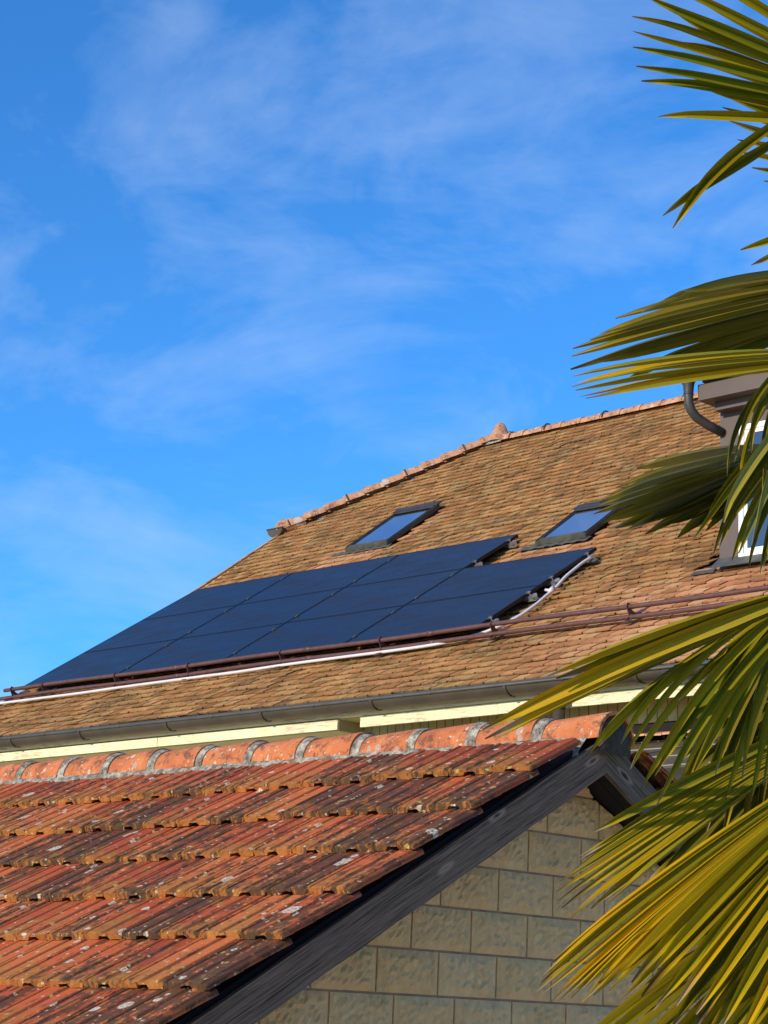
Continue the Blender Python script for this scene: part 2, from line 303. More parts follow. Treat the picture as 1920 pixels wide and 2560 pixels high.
# ------------------------------------------------------------------ mesh helpers
GZ = -1.2        # ground level
class MB:
    """collects vertices and faces in a local frame, z given as world height"""
    def __init__(s): s.v = []; s.f = []; s.c = []; s.m = []
    def add(s, vs, fs, c=None, mi=0):
        k = len(s.v); s.v += [tuple(x) for x in vs]; s.f += [tuple(i+k for i in f) for f in fs]; s.m += [mi]*len(fs)
        if c is None: c = (.5, 0, 0)
        s.c += list(c) if isinstance(c, list) else [c]*len(vs)
    def box(s, x0, x1, y0, y1, z0, z1, c=None, mi=0):
        s.add([(x0,y0,z0),(x1,y0,z0),(x1,y1,z0),(x0,y1,z0),(x0,y0,z1),(x1,y0,z1),(x1,y1,z1),(x0,y1,z1)],
              [(0,3,2,1),(4,5,6,7),(0,1,5,4),(1,2,6,5),(2,3,7,6),(3,0,4,7)], c, mi)
    def obox(s, o, ax, ay, az, c=None, mi=0):   # corner + three edge vectors
        o, ax, ay, az = map(Vector, (o, ax, ay, az))
        p = [o, o+ax, o+ax+ay, o+ay]; p += [q+az for q in p]
        f = [(0,3,2,1),(4,5,6,7),(0,1,5,4),(1,2,6,5),(2,3,7,6),(3,0,4,7)]
        if ax.cross(ay).dot(az) < 0: f = [t[::-1] for t in f]
        s.add(p, f, c, mi)
    def tube(s, pts, r, n=10, cap=True, c=None, mi=0):
        pts = [Vector(p) for p in pts]; rs = r if isinstance(r, (list, tuple)) else [r]*len(pts)
        ref = None; rings = []
        for i, p in enumerate(pts):
            d = (pts[min(i+1, len(pts)-1)]-pts[max(i-1, 0)]).normalized()
            if ref is None: ref = d.orthogonal().normalized()
            ref = (ref - d*ref.dot(d)).normalized(); b = d.cross(ref)
            rings.append([p + rs[i]*(ref*math.cos(2*math.pi*k/n)+b*math.sin(2*math.pi*k/n)) for k in range(n)])
        vs = [q for g in rings for q in g]
        fs = [(i*n+k, i*n+(k+1)%n, (i+1)*n+(k+1)%n, (i+1)*n+k) for i in range(len(pts)-1) for k in range(n)]
        if cap: fs += [tuple(range(n))[::-1], tuple((len(pts)-1)*n+k for k in range(n))]
        s.add(vs, fs, c, mi)
    def sheet(s, grid, c=None, mi=0):
        n = len(grid[0]); vs = [p for r in grid for p in r]
        s.add(vs, [(i*n+j, i*n+j+1, (i+1)*n+j+1, (i+1)*n+j) for i in range(len(grid)-1) for j in range(n-1)], c, mi)
    def build(s, name, mat, parent=None, smooth=False, dz=-GZ, attr_name='tint', bevel=0, mw=None):
        me = bpy.data.meshes.new(name)
        me.from_pydata([(x, y, z+dz) for x, y, z in s.v], [], s.f)
        for mm in (mat if isinstance(mat, (list, tuple)) else [mat]): me.materials.append(MT[mm])
        me.polygons.foreach_set('material_index', s.m)
        if smooth: me.polygons.foreach_set('use_smooth', [True]*len(s.f))
        ca = me.color_attributes.new(attr_name, 'FLOAT_COLOR', 'POINT')
        ca.data.foreach_set('color', np.array([q for q in (tuple(c_)+((0.0,) if len(c_) == 3 else ()) for c_ in s.c)], dtype=np.float32).ravel())
        me.update()
        o = bpy.data.objects.new(name, me); col.objects.link(o)
        if parent is not None: o.parent = parent
        if mw is not None: o.matrix_local = mw
        if bevel:
            bv = o.modifiers.new('bevel', 'BEVEL'); bv.width = bevel; bv.segments = 2; bv.limit_method = 'ANGLE'
        return o
def tag(o, label=None, cat=None, group=None, kind=None):
    if label: o['label'] = label
    if cat: o['category'] = cat
    if group: o['group'] = group
    if kind: o['kind'] = kind
    return o
def empty(name, loc, rz=0):
    o = bpy.data.objects.new(name, None); col.objects.link(o); o.location = loc; o.rotation_euler = (0, 0, rz); o.empty_display_size = .2
    return o

# ------------------------------------------------------------------ ground
g = MB(); S = 1500
g.sheet([[(x, y, GZ) for x in (-S, -40, 0, 40, S)] for y in (-S, -40, 0, 40, S)])
tag(g.build('ground', 'ground_gravel', dz=0), kind='structure')

# ------------------------------------------------------------------ HOUSE  (local x = u along the eave, y = v away, z)
HA = R(-45.86472125)
HO = Vector((-4.3921864, 26.1206002, GZ))
house = empty('house', HO, HA)
tag(house, 'large house with a steep brown plain-tiled half-hipped roof behind the garage', 'house')
P1, P2, SB = R(32.2856), R(36.0), 2.6
UMAX = 15.0; VERGE = -.29; EAVE = -1.27; RIDGE_S = 7.62; HIP_S = 5.30; HIP_U = 1.95
def RP(u, s, h=0):
    if s <= SB: y = .0641+s*math.cos(P1); z = 5.3112+s*math.sin(P1); a = P1
    else: y = .0641+SB*math.cos(P1)+(s-SB)*math.cos(P2); z = 5.3112+SB*math.sin(P1)+(s-SB)*math.sin(P2); a = P2
    return Vector((u, y-h*math.sin(a), z+h*math.cos(a)))
def PP(u, s, h=0):     # the solar array plane (lower pitch carried on, 12 cm above)
    return Vector((u, .0641+s*math.cos(P1)-(.12+h)*math.sin(P1), 5.3112+s*math.sin(P1)+(.12+h)*math.cos(P1)))
DH = lambda x, y: math.sin(x*1.3+y*.7)*math.sin(x*.37-y*1.1+2)*.008
def u_left(s): return VERGE if s < HIP_S else VERGE+(s-HIP_S)/(RIDGE_S-HIP_S)*(HIP_U-VERGE)
VR = RP(0, RIDGE_S)[1]; ZR = RP(0, RIDGE_S)[2]
DORM_U0, DORM_U1, DORM_V, DORM_ZT = 9.83, 13.3, 1.06, 7.55

b = MB(); pitch = .168; s = EAVE; row = 0
while s < RIDGE_S-.02:
    u0 = u_left(s); off = (row % 2)*pitch/2
    n0 = int((u0-off)/pitch)-1
    rj = rnd.uniform(-.004, .004)
    for k in range(n0, int(UMAX/pitch)):
        ua = off+k*pitch; ub = ua+pitch-.006-abs(rnd.gauss(0, .003))
        if ub < u0+.03: continue
        ua = max(ua, u0)
        if DORM_U0-.02 < ua and RP(ua, s)[1] > DORM_V-.02 and RP(ua, s)[2] < DORM_ZT: continue
        if 9.54 < (ua+ub)/2 < DORM_U0 and 1.10 < s < 3.6: continue
        # skylights are cut out
        if 2.22 < (ua+ub)/2 < 3.05 and 3.82 < s < 4.96: continue
        if 6.20 < (ua+ub)/2 < 7.00 and 2.86 < s < 3.78: continue
        if not (s < 2.2 and u0+.3 < ua < 7.2 and s > .2) or True:
            jz = rnd.gauss(0, .0026); js = rj+rnd.gauss(0, .0035); tw = rnd.gauss(0, .007)
            t0 = .0; th = .018; W = ub-ua
            r_ = rnd.random()
            cleanp = 0.0
            um = (ua+ub)/2
            if um > 8.0 and s < 1.15: cleanp = min(1, max(0, (um-8.3-(s+1.27)*-.25)/2.0))*min(1, (1.25-s)*2)
            if 1.9 < um < 3.1 and 3.4 < s < 3.95: cleanp = .8
            if 5.9 < um < 7.2 and 2.2 < s < 2.98: cleanp = .7
            if 3.1 <= um < 3.3 and 4 < s < 5: cleanp = .4
            cleanp = min(1, max(0, cleanp*(.6+.6*rnd.random())))
            arc = [0, .14, .32, .5, .68, .86, 1]
            top = []; bot = []
            dep = .010 if row else .004
            for a_ in arc:
                yy = s+js-dep*(1-abs(2*a_-1)**2.6)+tw*(a_-.5)
                h = -.020+jz+DH(ua, s)+tw*(a_-.5)*.3
                top.append(RP(ua+a_*W, yy, h+th)); bot.append(RP(ua+a_*W, yy, h))
            rear = s+.19
            rr = [RP(ua+W, rear, -.036+jz+DH(ua, s)+.006), RP(ua, rear, -.036+jz+DH(ua, s)+.006)]
            n = len(arc)
            vs = top+bot+rr
            fs = [tuple(range(n))+(2*n, 2*n+1)]
            fs += [(n+i, n+i+1, i+1, i) for i in range(n-1)]
            fs += [(n, 0, 2*n+1), (n-1, 2*n-1, 2*n)]
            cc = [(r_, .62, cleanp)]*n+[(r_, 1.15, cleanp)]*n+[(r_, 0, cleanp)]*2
            b.add(vs, fs, cc)
    s += .1478 if s < SB else .1470; row += 1
roof = b.build('roof', 'old_plain_tile', house)

# under-sheet, far slope, half hip
b = MB(); T = -.062
def ps(u, s): return RP(u, s, T)
def skyl(u0, u1, s0, s1): pass
us = [VERGE, 2.17, 3.0, 6.20, 7.02, UMAX]; ss = [EAVE+.03, SB, 3.02, 4.02, 5.02, HIP_S]
b.sheet([[ps(u, s) for u in us] for s in ss[:2]])
b.sheet([[ps(u, s) for u in us] for s in ss[1:]])
b.add([ps(VERGE, HIP_S), ps(UMAX, HIP_S), ps(UMAX, RIDGE_S), ps(HIP_U, RIDGE_S)], [(0, 1, 2, 3)])
def mir(p): return Vector((p[0], 2*VR-p[1], p[2]))
b.add([mir(ps(VERGE, EAVE)), mir(ps(UMAX, EAVE)), mir(ps(UMAX, SB)), mir(ps(VERGE, SB))], [(3, 2, 1, 0)])
b.add([mir(ps(VERGE, SB)), mir(ps(UMAX, SB)), mir(ps(UMAX, RIDGE_S)), mir(ps(HIP_U, RIDGE_S)), mir(ps(VERGE, HIP_S))], [(4, 3, 2, 1, 0)])
b.add([ps(VERGE, HIP_S), ps(HIP_U, RIDGE_S), mir(ps(VERGE, HIP_S))], [(0, 1, 2)])
b.build('roof_deck', 'old_plain_tile', house)
# house walls
b = MB()
b.box(0.1, UMAX-.4, -.35, 2*VR+.35, GZ, 4.34)
prof = [(0.1, -.35, 4.34), (0.1, 2*VR+.35, 4.34), mir(RP(.1, SB, -.1)), mir(RP(.1, HIP_S, -.1)), RP(.1, HIP_S, -.1), RP(.1, SB, -.1)]
b.add(prof+[(UMAX-.4, Vector(q)[1], Vector(q)[2]) for q in prof], [(0,1,2,3,4,5), (11,10,9,8,7,6)])
b.build('wall', 'house_render', house)
# verge board of the gable
b = MB()
for s0, s1 in ((EAVE, SB), (SB, HIP_S)):
    b.obox(RP(VERGE+.01, s0, -.16), (.03, 0, 0), RP(0, s1, -.16)-RP(0, s0, -.16), RP(0, s0, -.024)-RP(0, s0, -.16))
b.build('verge_board', 'flaking_cream_paint', house)
# verge tiles that turn over the gable edge
b = MB(); s = EAVE
while s < HIP_S-.1:
    b.obox(RP(VERGE-.035, s, -.05), (.05, 0, 0), RP(0, s+.20, -.052)-RP(0, s, -.05), RP(0, s, .004)-RP(0, s, -.05), (rnd.random(), .4, .1)); s += .148
b.build('verge_tiles', 'old_plain_tile', house)

# hip and ridge tiles, finials
def half_round(b, p0, p1, r0, r1, up, c, span=1.0, nseg=10, thick=.016):
    p0, p1, up = Vector(p0), Vector(p1), Vector(up)
    d = (p1-p0).normalized(); up = (up-d*up.dot(d)).normalized(); sd = d.cross(up)
    grid = []
    for p, r in ((p0, r0), (p0.lerp(p1, .5), (r0+r1)/2), (p1, r1)):
        grid.append([p+r*(sd*math.cos(a)+up*math.sin(a)) for a in [math.pi*(.5-span/2+span*k/nseg) for k in range(nseg+1)]])
    b.sheet(grid, c)
    for p, r, fl in ((p0, r0, 1), (p1, r1, 0)):
        o_ = [p+r*(sd*math.cos(a)+up*math.sin(a)) for a in [math.pi*(.5-span/2+span*k/nseg) for k in range(nseg+1)]]
        i_ = [p+(r-thick)*(sd*math.cos(a)+up*math.sin(a)) for a in [math.pi*(.5-span/2+span*k/nseg) for k in range(nseg+1)]]
        b.sheet([i_, o_] if fl else [o_, i_], c)
hp0 = RP(VERGE-.06, HIP_S-.02, .045); hp1 = RP(HIP_U, RIDGE_S+.02, .05)
nh = 11
b = MB(); clips = []
hup = Vector((-.45, -.35, .8))
for i in range(nh):
    a0 = hp0.lerp(hp1, (i+.35)/nh); a1 = hp0.lerp(hp1, (i+1.42)/nh if i < nh-1 else 1)
    half_round(b, a0-hup*.04, a1-hup*.055, .118, .098, hup, (rnd.random(), 0, .9), 1.02)
    if i in (0, 3, 6, 9):
        d = (a1-a0).normalized(); pc = a0.lerp(a1, .18)-hup*.045; sd = d.cross(hup).normalized(); upn = sd.cross(d).normalized()
        w1_ = MB(); clips.append(w1_); w1_.tube([pc+.124*(sd*math.cos(a)+upn*math.sin(a)) for a in np.linspace(.1, 3.04, 10)], .011, 6)
b.build('hip_tiles', 'pale_ridge_terracotta', house)
b = MB(); x = HIP_U+.25; i = 0
while x < UMAX:
    half_round(b, (x+.40, VR, ZR-.035), (x, VR, ZR-.035), .108, .094, (0, 0, 1), (rnd.random(), 0, .8), 1.0)
    if i in (0, 2, 5): w1_ = MB(); clips.append(w1_); w1_.tube([Vector((x+.1, VR+.11*math.cos(a), ZR-.03+.115*math.sin(a))) for a in np.linspace(.1, 3.04, 10)], .011, 6)
    x += .345; i += 1
b.build('ridge_tiles', 'pale_ridge_terracotta', house)
for w1_ in clips: w1_.build('tile_clip', 'dormer_dark', house)
# lower bulb finial at the start of the hip
def lathe_along(b, p0, d, up, prof, n=14, c=None):
    d = Vector(d).normalized(); up = Vector(up); up = (up-d*up.dot(d)).normalized(); sd = d.cross(up)
    grid = [[Vector(p0)+d*x+ (sd*math.cos(a)*r*sx+up*(math.sin(a)*r+off)) for a in [2*math.pi*k/n for k in range(n+1)]] for x, r, off, sx in prof]
    b.sheet(grid, c)
b = MB(); dd = hp1-hp0
lathe_along(b, hp0-dd.normalized()*.06, dd, hup, [(0, .01, -.02, 1), (.008, .045, -.02, 1), (.03, .08, -.01, 1), (.09, .108, 0, 1), (.18, .112, 0, 1), (.30, .10, -.02, 1), (.45, .09, -.04, 1)], c=(.6, 0, .9))
b.build('hip_bulb', 'pale_ridge_terracotta', house, smooth=True)
b = MB()
prf = [(-.03, .17), (.03, .155), (.09, .12), (.14, .095), (.19, .078), (.225, .06), (.25, .034), (.26, .005)]
base = Vector((HIP_U+.13, VR, ZR+.0))
b.sheet([[base+Vector((r*math.cos(2*math.pi*k/16)*1.15, r*math.sin(2*math.pi*k/16), h)) for k in range(17)] for h, r in prf], (.7, 0, 1))
half_round(b, (HIP_U-.12, VR, ZR-.05), (HIP_U+.40, VR, ZR-.04), .125, .125, (0, 0, 1), (.5, 0, .9))
b.build('ridge_finial', 'pale_ridge_terracotta', house, smooth=True)
b = MB(); half_round(b, (HIP_U-.14, VR, ZR-.08), (HIP_U+.26, VR, ZR-.06), .135, .13, (0, 0, 1), (.5, 0, .9), 1.0)
b.build('ridge_mortar', 'lichen_mortar', house)
# little gutter under the half hip, running along the gable
b = MB(); gz = 8.31; y0 = 4.33; gu = -.36
gp = lambda a, k=1.0: (gu+.16*k*math.cos(a), gz+.125*k*math.sin(a))
gra = [[(gp(a)[0], yy, gp(a)[1]) for a in np.linspace(math.pi, 2*math.pi, 13)] for yy in (y0, 2*VR-y0)]
b.sheet(gra); b.sheet([[(gp(a, .94)[0], yy, gp(a, .94)[1]) for a in np.linspace(math.pi, 2*math.pi, 13)] for yy in (y0, 2*VR-y0)])
b.add(gra[0]+[(gu, y0, gz)], [tuple(range(13))+(13,)])
b.tube([(gu-.16, y0, gz), (gu-.16, 2*VR-y0, gz)], .014, 8); b.tube([(gu-.17, y0, gz+.004), (gu+.17, y0, gz+.004)], .012, 8)
b.build('gable_gutter', 'gutter_metal', house)

# eave gutter > brackets
GV, GLZ, GR = -1.085, 4.545, .088
b = MB(); grid = []
for x in np.linspace(VERGE-.1, UMAX, 12):
    grid.append([(x, GV+GR*math.cos(a), GLZ+GR*.96*math.sin(a)) for a in np.linspace(math.pi, 2*math.pi, 13)])
b.sheet(grid)
b.sheet([[(p[0], GV+(p[1]-GV)*.95, GLZ+(p[2]-GLZ)*.95) for p in r_][::-1] for r_ in grid])
gut = b.build('gutter', 'gutter_metal', house, smooth=True)
b = MB(); b.tube([(VERGE-.1, GV-GR-.004, GLZ+.004), (UMAX, GV-GR-.004, GLZ+.004)], .0135, 10)
for x in (0.72, 2.2, 3.55, 5.1, 6.62, 8.2, 9.8): b.tube([(x, GV-GR-.004, GLZ+.004), (x+.05, GV-GR-.004, GLZ+.004)], .0165, 10)
b.build('gutter_lip', 'gutter_lip', gut, smooth=True)
for x in (0.1, 1.56, 2.86, 4.36, 5.86, 7.43, 9.13, 10.6, 12.1):
    b = MB()
    gr = []
    for dx in (0, .035):
        gr.append([(x+dx, GV+(GR+.006)*math.cos(a), GLZ+(GR*.96+.006)*math.sin(a)) for a in np.linspace(math.pi*1.0, 2*math.pi, 13)])
    b.sheet(gr); b.sheet([[(p[0], GV+(p[1]-GV)*1.05, GLZ+(p[2]-GLZ)*1.05) for p in r_] for r_ in gr])
    for e in (0, 1): b.sheet([gr[e], [(p[0], GV+(p[1]-GV)*1.05, GLZ+(p[2]-GLZ)*1.05) for p in gr[e]]])
    b.build('gutter_bracket', 'gutter_metal', gut)
b = MB()   # sheet-metal drip edge behind the gutter
b.obox((VERGE, GV+.075, GLZ-.01), (UMAX-VERGE, 0, 0), (0, .012, 0), (0, 0, .075)); b.build('drip_edge', 'dormer_dark', house)
# fascia: narrow upper strip and lower board with a missing piece
b = MB()
b.box(VERGE, UMAX, -.995, -.955, 4.436, 4.60)
b.build('fascia_strip', 'flaking_cream_paint', house)
b = MB()
b.box(VERGE, 4.02, -.985, -.955, 4.326, 4.425); b.box(4.026, 6.80, -.983, -.955, 4.327, 4.425)
b.box(7.12, 8.9, -.984, -.955, 4.328, 4.429); b.box(8.905, UMAX, -.986, -.955, 4.33, 4.429)
b.build('fascia', 'flaking_cream_paint', house)
b = MB()
b.box(VERGE, 6.78, -.953, -.34, 4.316, 4.334)
b.box(VERGE, UMAX, -.953, -.34, 4.44, 4.455)
x = 6.8
while x < UMAX: b.box(x+.004, x+.105, -.62, -.60, 4.20, 4.44); x += .11
x = 6.8
while x < UMAX: b.box(x+.003, x+.105, -.952, -.62, 4.425, 4.438); x += .108
b.box(6.78, 6.80, -.953, -.34, 4.316, 4.438)
b.build('soffit', 'soffit_paint', house)
b = MB(); b.box(6.8, UMAX, -.60, -.352, 3.98, 4.20); b.build('wall_beam', 'shaded_boards', house)
# downpipe
b = MB(); b.tube([(9.72, GV, 4.46), (9.72, GV, GZ)], .05, 12)
b.tube([(9.72, GV, 4.40), (9.72, GV, 4.30)], .056, 12)
b.build('downpipe', 'gutter_metal', house, smooth=True)

# ---- dormer > window etc.
b = MB(); uo = DORM_U0
zb = lambda v: 5.3112+(v-.0641)*math.tan(P1)
b.box(uo, DORM_U1, DORM_V, DORM_V+3.4, 5.75, DORM_ZT-.04)
dormer = b.build('dormer', 'dormer_sheet', house)
b = MB(); b.box(uo-.06, DORM_U1+.27, DORM_V-.28, DORM_V+3.6, 7.53, 7.69); b.box(uo-.03, DORM_U1+.24, DORM_V-.25, DORM_V+3.6, 7.715, 7.80)
b.box(uo+.03, DORM_U1+.05, DORM_V-.13, DORM_V-.002, 7.45, 7.528)
b.build('dormer_eave', 'dormer_sheet', dormer)
b = MB(); grid = [[(x, DORM_V-.36+.07*math.cos(a), 7.79+.075*math.sin(a)) for a in np.linspace(math.pi, 2*math.pi, 10)] for x in (uo-.20, DORM_U1+.3)]
b.sheet(grid); b.tube([(uo-.20, DORM_V-.43, 7.79), (DORM_U1+.3, DORM_V-.43, 7.79)], .012, 8)
b.add([grid[0][k] for k in range(10)]+[(uo-.20, DORM_V-.36, 7.79)], [tuple(range(10))+(10,)])
b.build('dormer_gutter', 'dormer_dark', dormer, smooth=True)
b = MB()
pp = [(uo-.12, DORM_V-.36, 7.74), (uo-.11, DORM_V-.36, 7.68), (uo-.11, DORM_V-.36, 7.58), (uo-.11, DORM_V-.355, 7.50), (uo-.10, DORM_V-.33, 7.43), (uo-.08, DORM_V-.27, 7.37), (uo-.03, DORM_V-.15, 7.31), (uo+.03, DORM_V-.02, 7.26)]
b.tube(pp, [.085, .055, .046, .046, .046, .046, .046, .046], 14); b.tube([(uo-.11, DORM_V-.36, 7.60), (uo-.11, DORM_V-.36, 7.58)], .05, 14)
b.build('dormer_pipe', 'dormer_dark', dormer, smooth=True)
b = MB()
wl, wr, wt, wb = 10.07, 12.6, 7.29, 5.97; f = .055
b.box(wl, wl+f, DORM_V-.03, DORM_V-.003, wb, wt); b.box(wr-f, wr, DORM_V-.03, DORM_V-.003, wb, wt)
b.box(wl+f, wr-f, DORM_V-.03, DORM_V-.003, wt-f, wt); b.box(wl+f, wr-f, DORM_V-.03, DORM_V-.003, wb, wb+f)
x = wl+f
for k in range(3):
    x0 = wl+f+.004+k*.79; x1 = x0+.78
    b.box(x0, x0+.035, DORM_V-.02, DORM_V-.003, wb+f, wt-f); b.box(x1-.035, x1, DORM_V-.045, DORM_V-.003, wb+f, wt-f)
    b.box(x0+.035, x1-.035, DORM_V-.02, DORM_V-.003, wt-f-.04, wt-f); b.box(x0+.035, x1-.035, DORM_V-.02, DORM_V-.003, wb+f, wb+f+.05)
b.build('window_frame', 'window_white', dormer, bevel=.004)
b = MB(); b.box(wl+f, wr-f, DORM_V-.008, DORM_V-.001, wb+f, wt-f); b.build('window_pane', 'window_glass', dormer)
b = MB()
b.obox((uo-.0, DORM_V-.14, zb(DORM_V-.14)+.045), (DORM_U1-uo, 0, 0), (0, .14, .11), (0, -.006, .01))
b.obox((uo-.26, DORM_V-.10, zb(DORM_V-.10)-.01), (.27, 0, .0), (0, .05, .035), (0, -.006, .01))
b.build('sill_flashing', 'lead_flashing', dormer)
b = MB()
b.sheet([[RP(u, s0, -.050) for u in (9.50, 9.70, DORM_U0+.01)] for s0 in (1.04, 2.0, 2.59, 3.7)])
b.build('shaded_cheek_flashing', 'dormer_dark', dormer)  # recessed channel; the tile edge's shadow is put into its dark colour

# ---- skylights
def skylight(u0, u1, s0, s1, label):
    def q(u, s, h): return RP(u, s, h)
    fr = MB(); t = .038
    def bar(ua, ub, sa, sb, h0, h1, mb): mb.obox(q(ua, sa, h0), (ub-ua, 0, 0), q(0, sb, h0)-q(0, sa, h0), q(0, sa, h1)-q(0, sa, h0))
    bar(u0, u0+t, s0, s1, 0, .058, fr); bar(u1-t, u1, s0, s1, 0, .058, fr)
    bar(u0+t, u1-t, s1-.07, s1, 0, .055, fr)
    for uu in (u0+.004, u1-t+.004): bar(uu+.018, uu+t-.03, s0+.01, s1-.01, .058, .068, fr)
    bar(u0-.02, u1+.02, s1-.06, s1+.06, .060, .080, fr)
    bar(u0+.02, u1-.02, s1-.10, s1-.065, .058, .072, fr)
    root = fr.build('skylight', 'skylight_frame', house, bevel=.005); root['label'] = label
    sd = MB(); bar(u0+t, u1-t, s0, s0+.06, 0, .056, sd); bar(u0+.01, u1-.01, s0-.012, s0+.03, .01, .046, sd); bar(u0+t+.01, u1-t-.01, s0+.03, s0+.065, .056, .062, sd)
    sd.build('skylight_sill', 'skylight_sill', root)
    gl = MB(); bar(u0+t+.001, u1-t-.001, s0+.061, s1-.071, .036, .046, gl); gl.build('skylight_pane', 'skylight_glass', root)
    ap = MB()
    ap.sheet([[q(u, s_, .006+.006*math.sin(u*40+s_*30)) for u in np.linspace(u0-.22, u1+.05, 24)] for s_ in np.linspace(s0-.085, s0+.02, 5)])
    ap.build('skylight_apron', 'lead_flashing', root)
    return root
skylight(2.25, 3.03, 3.87, 5.00, 'roof window with its whole frame in view')
skylight(6.22, 6.97, 2.89, 3.80, 'roof window partly hidden by a palm leaf')

# ------------------------------------------------------------------ solar panels
PW, PH = 1.9248, 1.06
def solar_panel(c, r, label):
    root = empty('solar_panel', HO, HA)
    root.matrix_world = Matrix.Translation(HO) @ Matrix.Rotation(HA, 4, 'Z')
    u0, u1 = c*PW+.010, (c+1)*PW-.010; s0, s1 = r*PH+.006, (r+1)*PH-.006
    org = PP((u0+u1)/2, (s0+s1)/2, 0)
    loc = org-Vector((0, 0, GZ))
    root.location = root.matrix_world @ loc; 
    root.rotation_euler = (Matrix.Rotation(HA, 3, 'Z') @ Matrix.Rotation(P1, 3, 'X')).to_euler()
    W, H = (u1-u0)/2, (s1-s0)/2; f = .012
    g = MB(); g.box(-W+f, W-f, -H+f, H-f, -.006, -.002); g.build('glass', 'panel_glass', root, dz=0)
    fr = MB()
    fr.box(-W, -W+f, -H, H, -.036, 0); fr.box(W-f, W, -H, H, -.036, 0); fr.box(-W+f, W-f, -H, -H+f, -.036, 0); fr.box(-W+f, W-f, H-f, H, -.036, 0)
    fr.box(-W+f, W-f, -H+f, H-f, -.034, -.030)
    fr.build('frame', 'panel_frame', root, dz=0)
    for k, yy in ((0, -H*.62), (1, H*.62)):
        cl = MB(); cl.box(W-.004, W+.024, yy-.03, yy+.03, -.002, .006); cl.tube([(W+.010, yy, .0), (W+.010, yy, .016)], .008, 8); cl.tube([(W+.010, yy+.02, .004), (W+.010, yy+.021, .010)], .006, 6)
        cl.build('clamp', 'panel_frame' if k > 5 else 'clamp_alu' if False else 'gutter_lip', root, dz=0)
    tag(root, label, 'solar panel', 'black solar panels on the tiled house roof')
    return root
rowname = {0: 'bottom row', 1: 'middle row', 2: 'top row'}
ordn = ['leftmost', 'second from left', 'third from left', 'rightmost']
for r in range(3):
    nc = 3 if r == 2 else 4
    for c in range(nc):
        nm = ordn[c] if c < nc-1 else 'rightmost'
        solar_panel(c, r, f'black solar panel, {nm} in the {rowname[r]} of the array')
# rails
for r in range(3):
    nc = 3 if r == 2 else 4
    for k, sy in enumerate((.19, .81)):
        s_ = (r+sy)*PH; b = MB(); e = nc*PW+.085
        b.obox(PP(-.07, s_-.02, -.078), (e+.07, 0, 0), PP(0, s_+.02, -.078)-PP(0, s_-.02, -.078), PP(0, s_, -.040)-PP(0, s_, -.078))
        o = b.build('rail', 'clamp_alu', None); 
        root = empty('mounting_rail', HO, HA); o.parent = root
        b = MB()
        b.obox(PP(e-.10, s_-.035, -.088), (.11, 0, 0), PP(0, s_+.035, -.088)-PP(0, s_-.035, -.088), PP(0, s_, -.081)-PP(0, s_, -.088))
        b.obox(PP(e-.04, s_-.045, -.05), (.035, 0, 0), PP(0, s_+.03, -.05)-PP(0, s_-.045, -.05), PP(0, s_, -.025)-PP(0, s_, -.05))
        b.tube([PP(e-.07, s_, -.04), PP(e-.075, s_, .012)], .007, 8); b.obox(PP(e-.100, s_-.025, -.002), (.03, 0, 0), PP(0, s_+.025, 0)-PP(0, s_-.025, 0), PP(0, s_, .008)-PP(0, s_, 0))
        b.build('end_clamp', 'clamp_alu', root)
        tag(root, f'bright rail end poking out near the {"upper" if k else "lower"} edge of the {rowname[r]} of panels', 'mounting rail', 'rails carrying the solar panels')

# ------------------------------------------------------------------ snow guard
sg = empty('snow_guard', HO, HA)
tag(sg, 'brown two-pipe snow guard running along the house roof below the solar panels', 'snow guard')
for hh, uend in ((.142, -.20), (.052, -.62)):
    b = MB(); pts = [RP(u, -.125+(.03 if hh > .1 else .0), hh+.006*math.sin(u*1.7)) for u in np.linspace(uend, UMAX, 40)]
    b.tube(pts, .024, 10)
    for uu in (3.1, 7.1, 5.3):
        b.tube([RP(uu, -.125+(.03 if hh > .1 else .0), hh+.006*math.sin(uu*1.7)), RP(uu+.09, -.125+(.03 if hh > .1 else .0), hh+.006*math.sin(uu*1.7))], .028, 10)
    b.build('pipe', 'guard_pipe', sg, smooth=True)
for u in (-.03, .62, 2.04, 3.37, 4.92, 6.44, 7.98, 9.67, 11.25, 12.8):
    b = MB()
    b.add([RP(u+dx, s_, h) for dx in (0, .008) for s_, h in ((-.21, .03), (-.145, .035), (-.135, .16), (-.10, .185), (-.072, .16), (-.08, .10), (-.03, .035), (-.06, .03), (-.115, .08), (-.15, .03))],
          [tuple(range(10))[::-1], tuple(range(10, 20))]+[(i, (i+1) % 10, 10+(i+1) % 10, 10+i) for i in range(10)])
    b.obox(RP(u-.03, -.24, .034), (.07, 0, 0), RP(0, .1, .034)-RP(0, -.24, .034), RP(0, 0, .039)-RP(0, 0, .034))
    b.build('bracket', 'guard_pipe', sg)
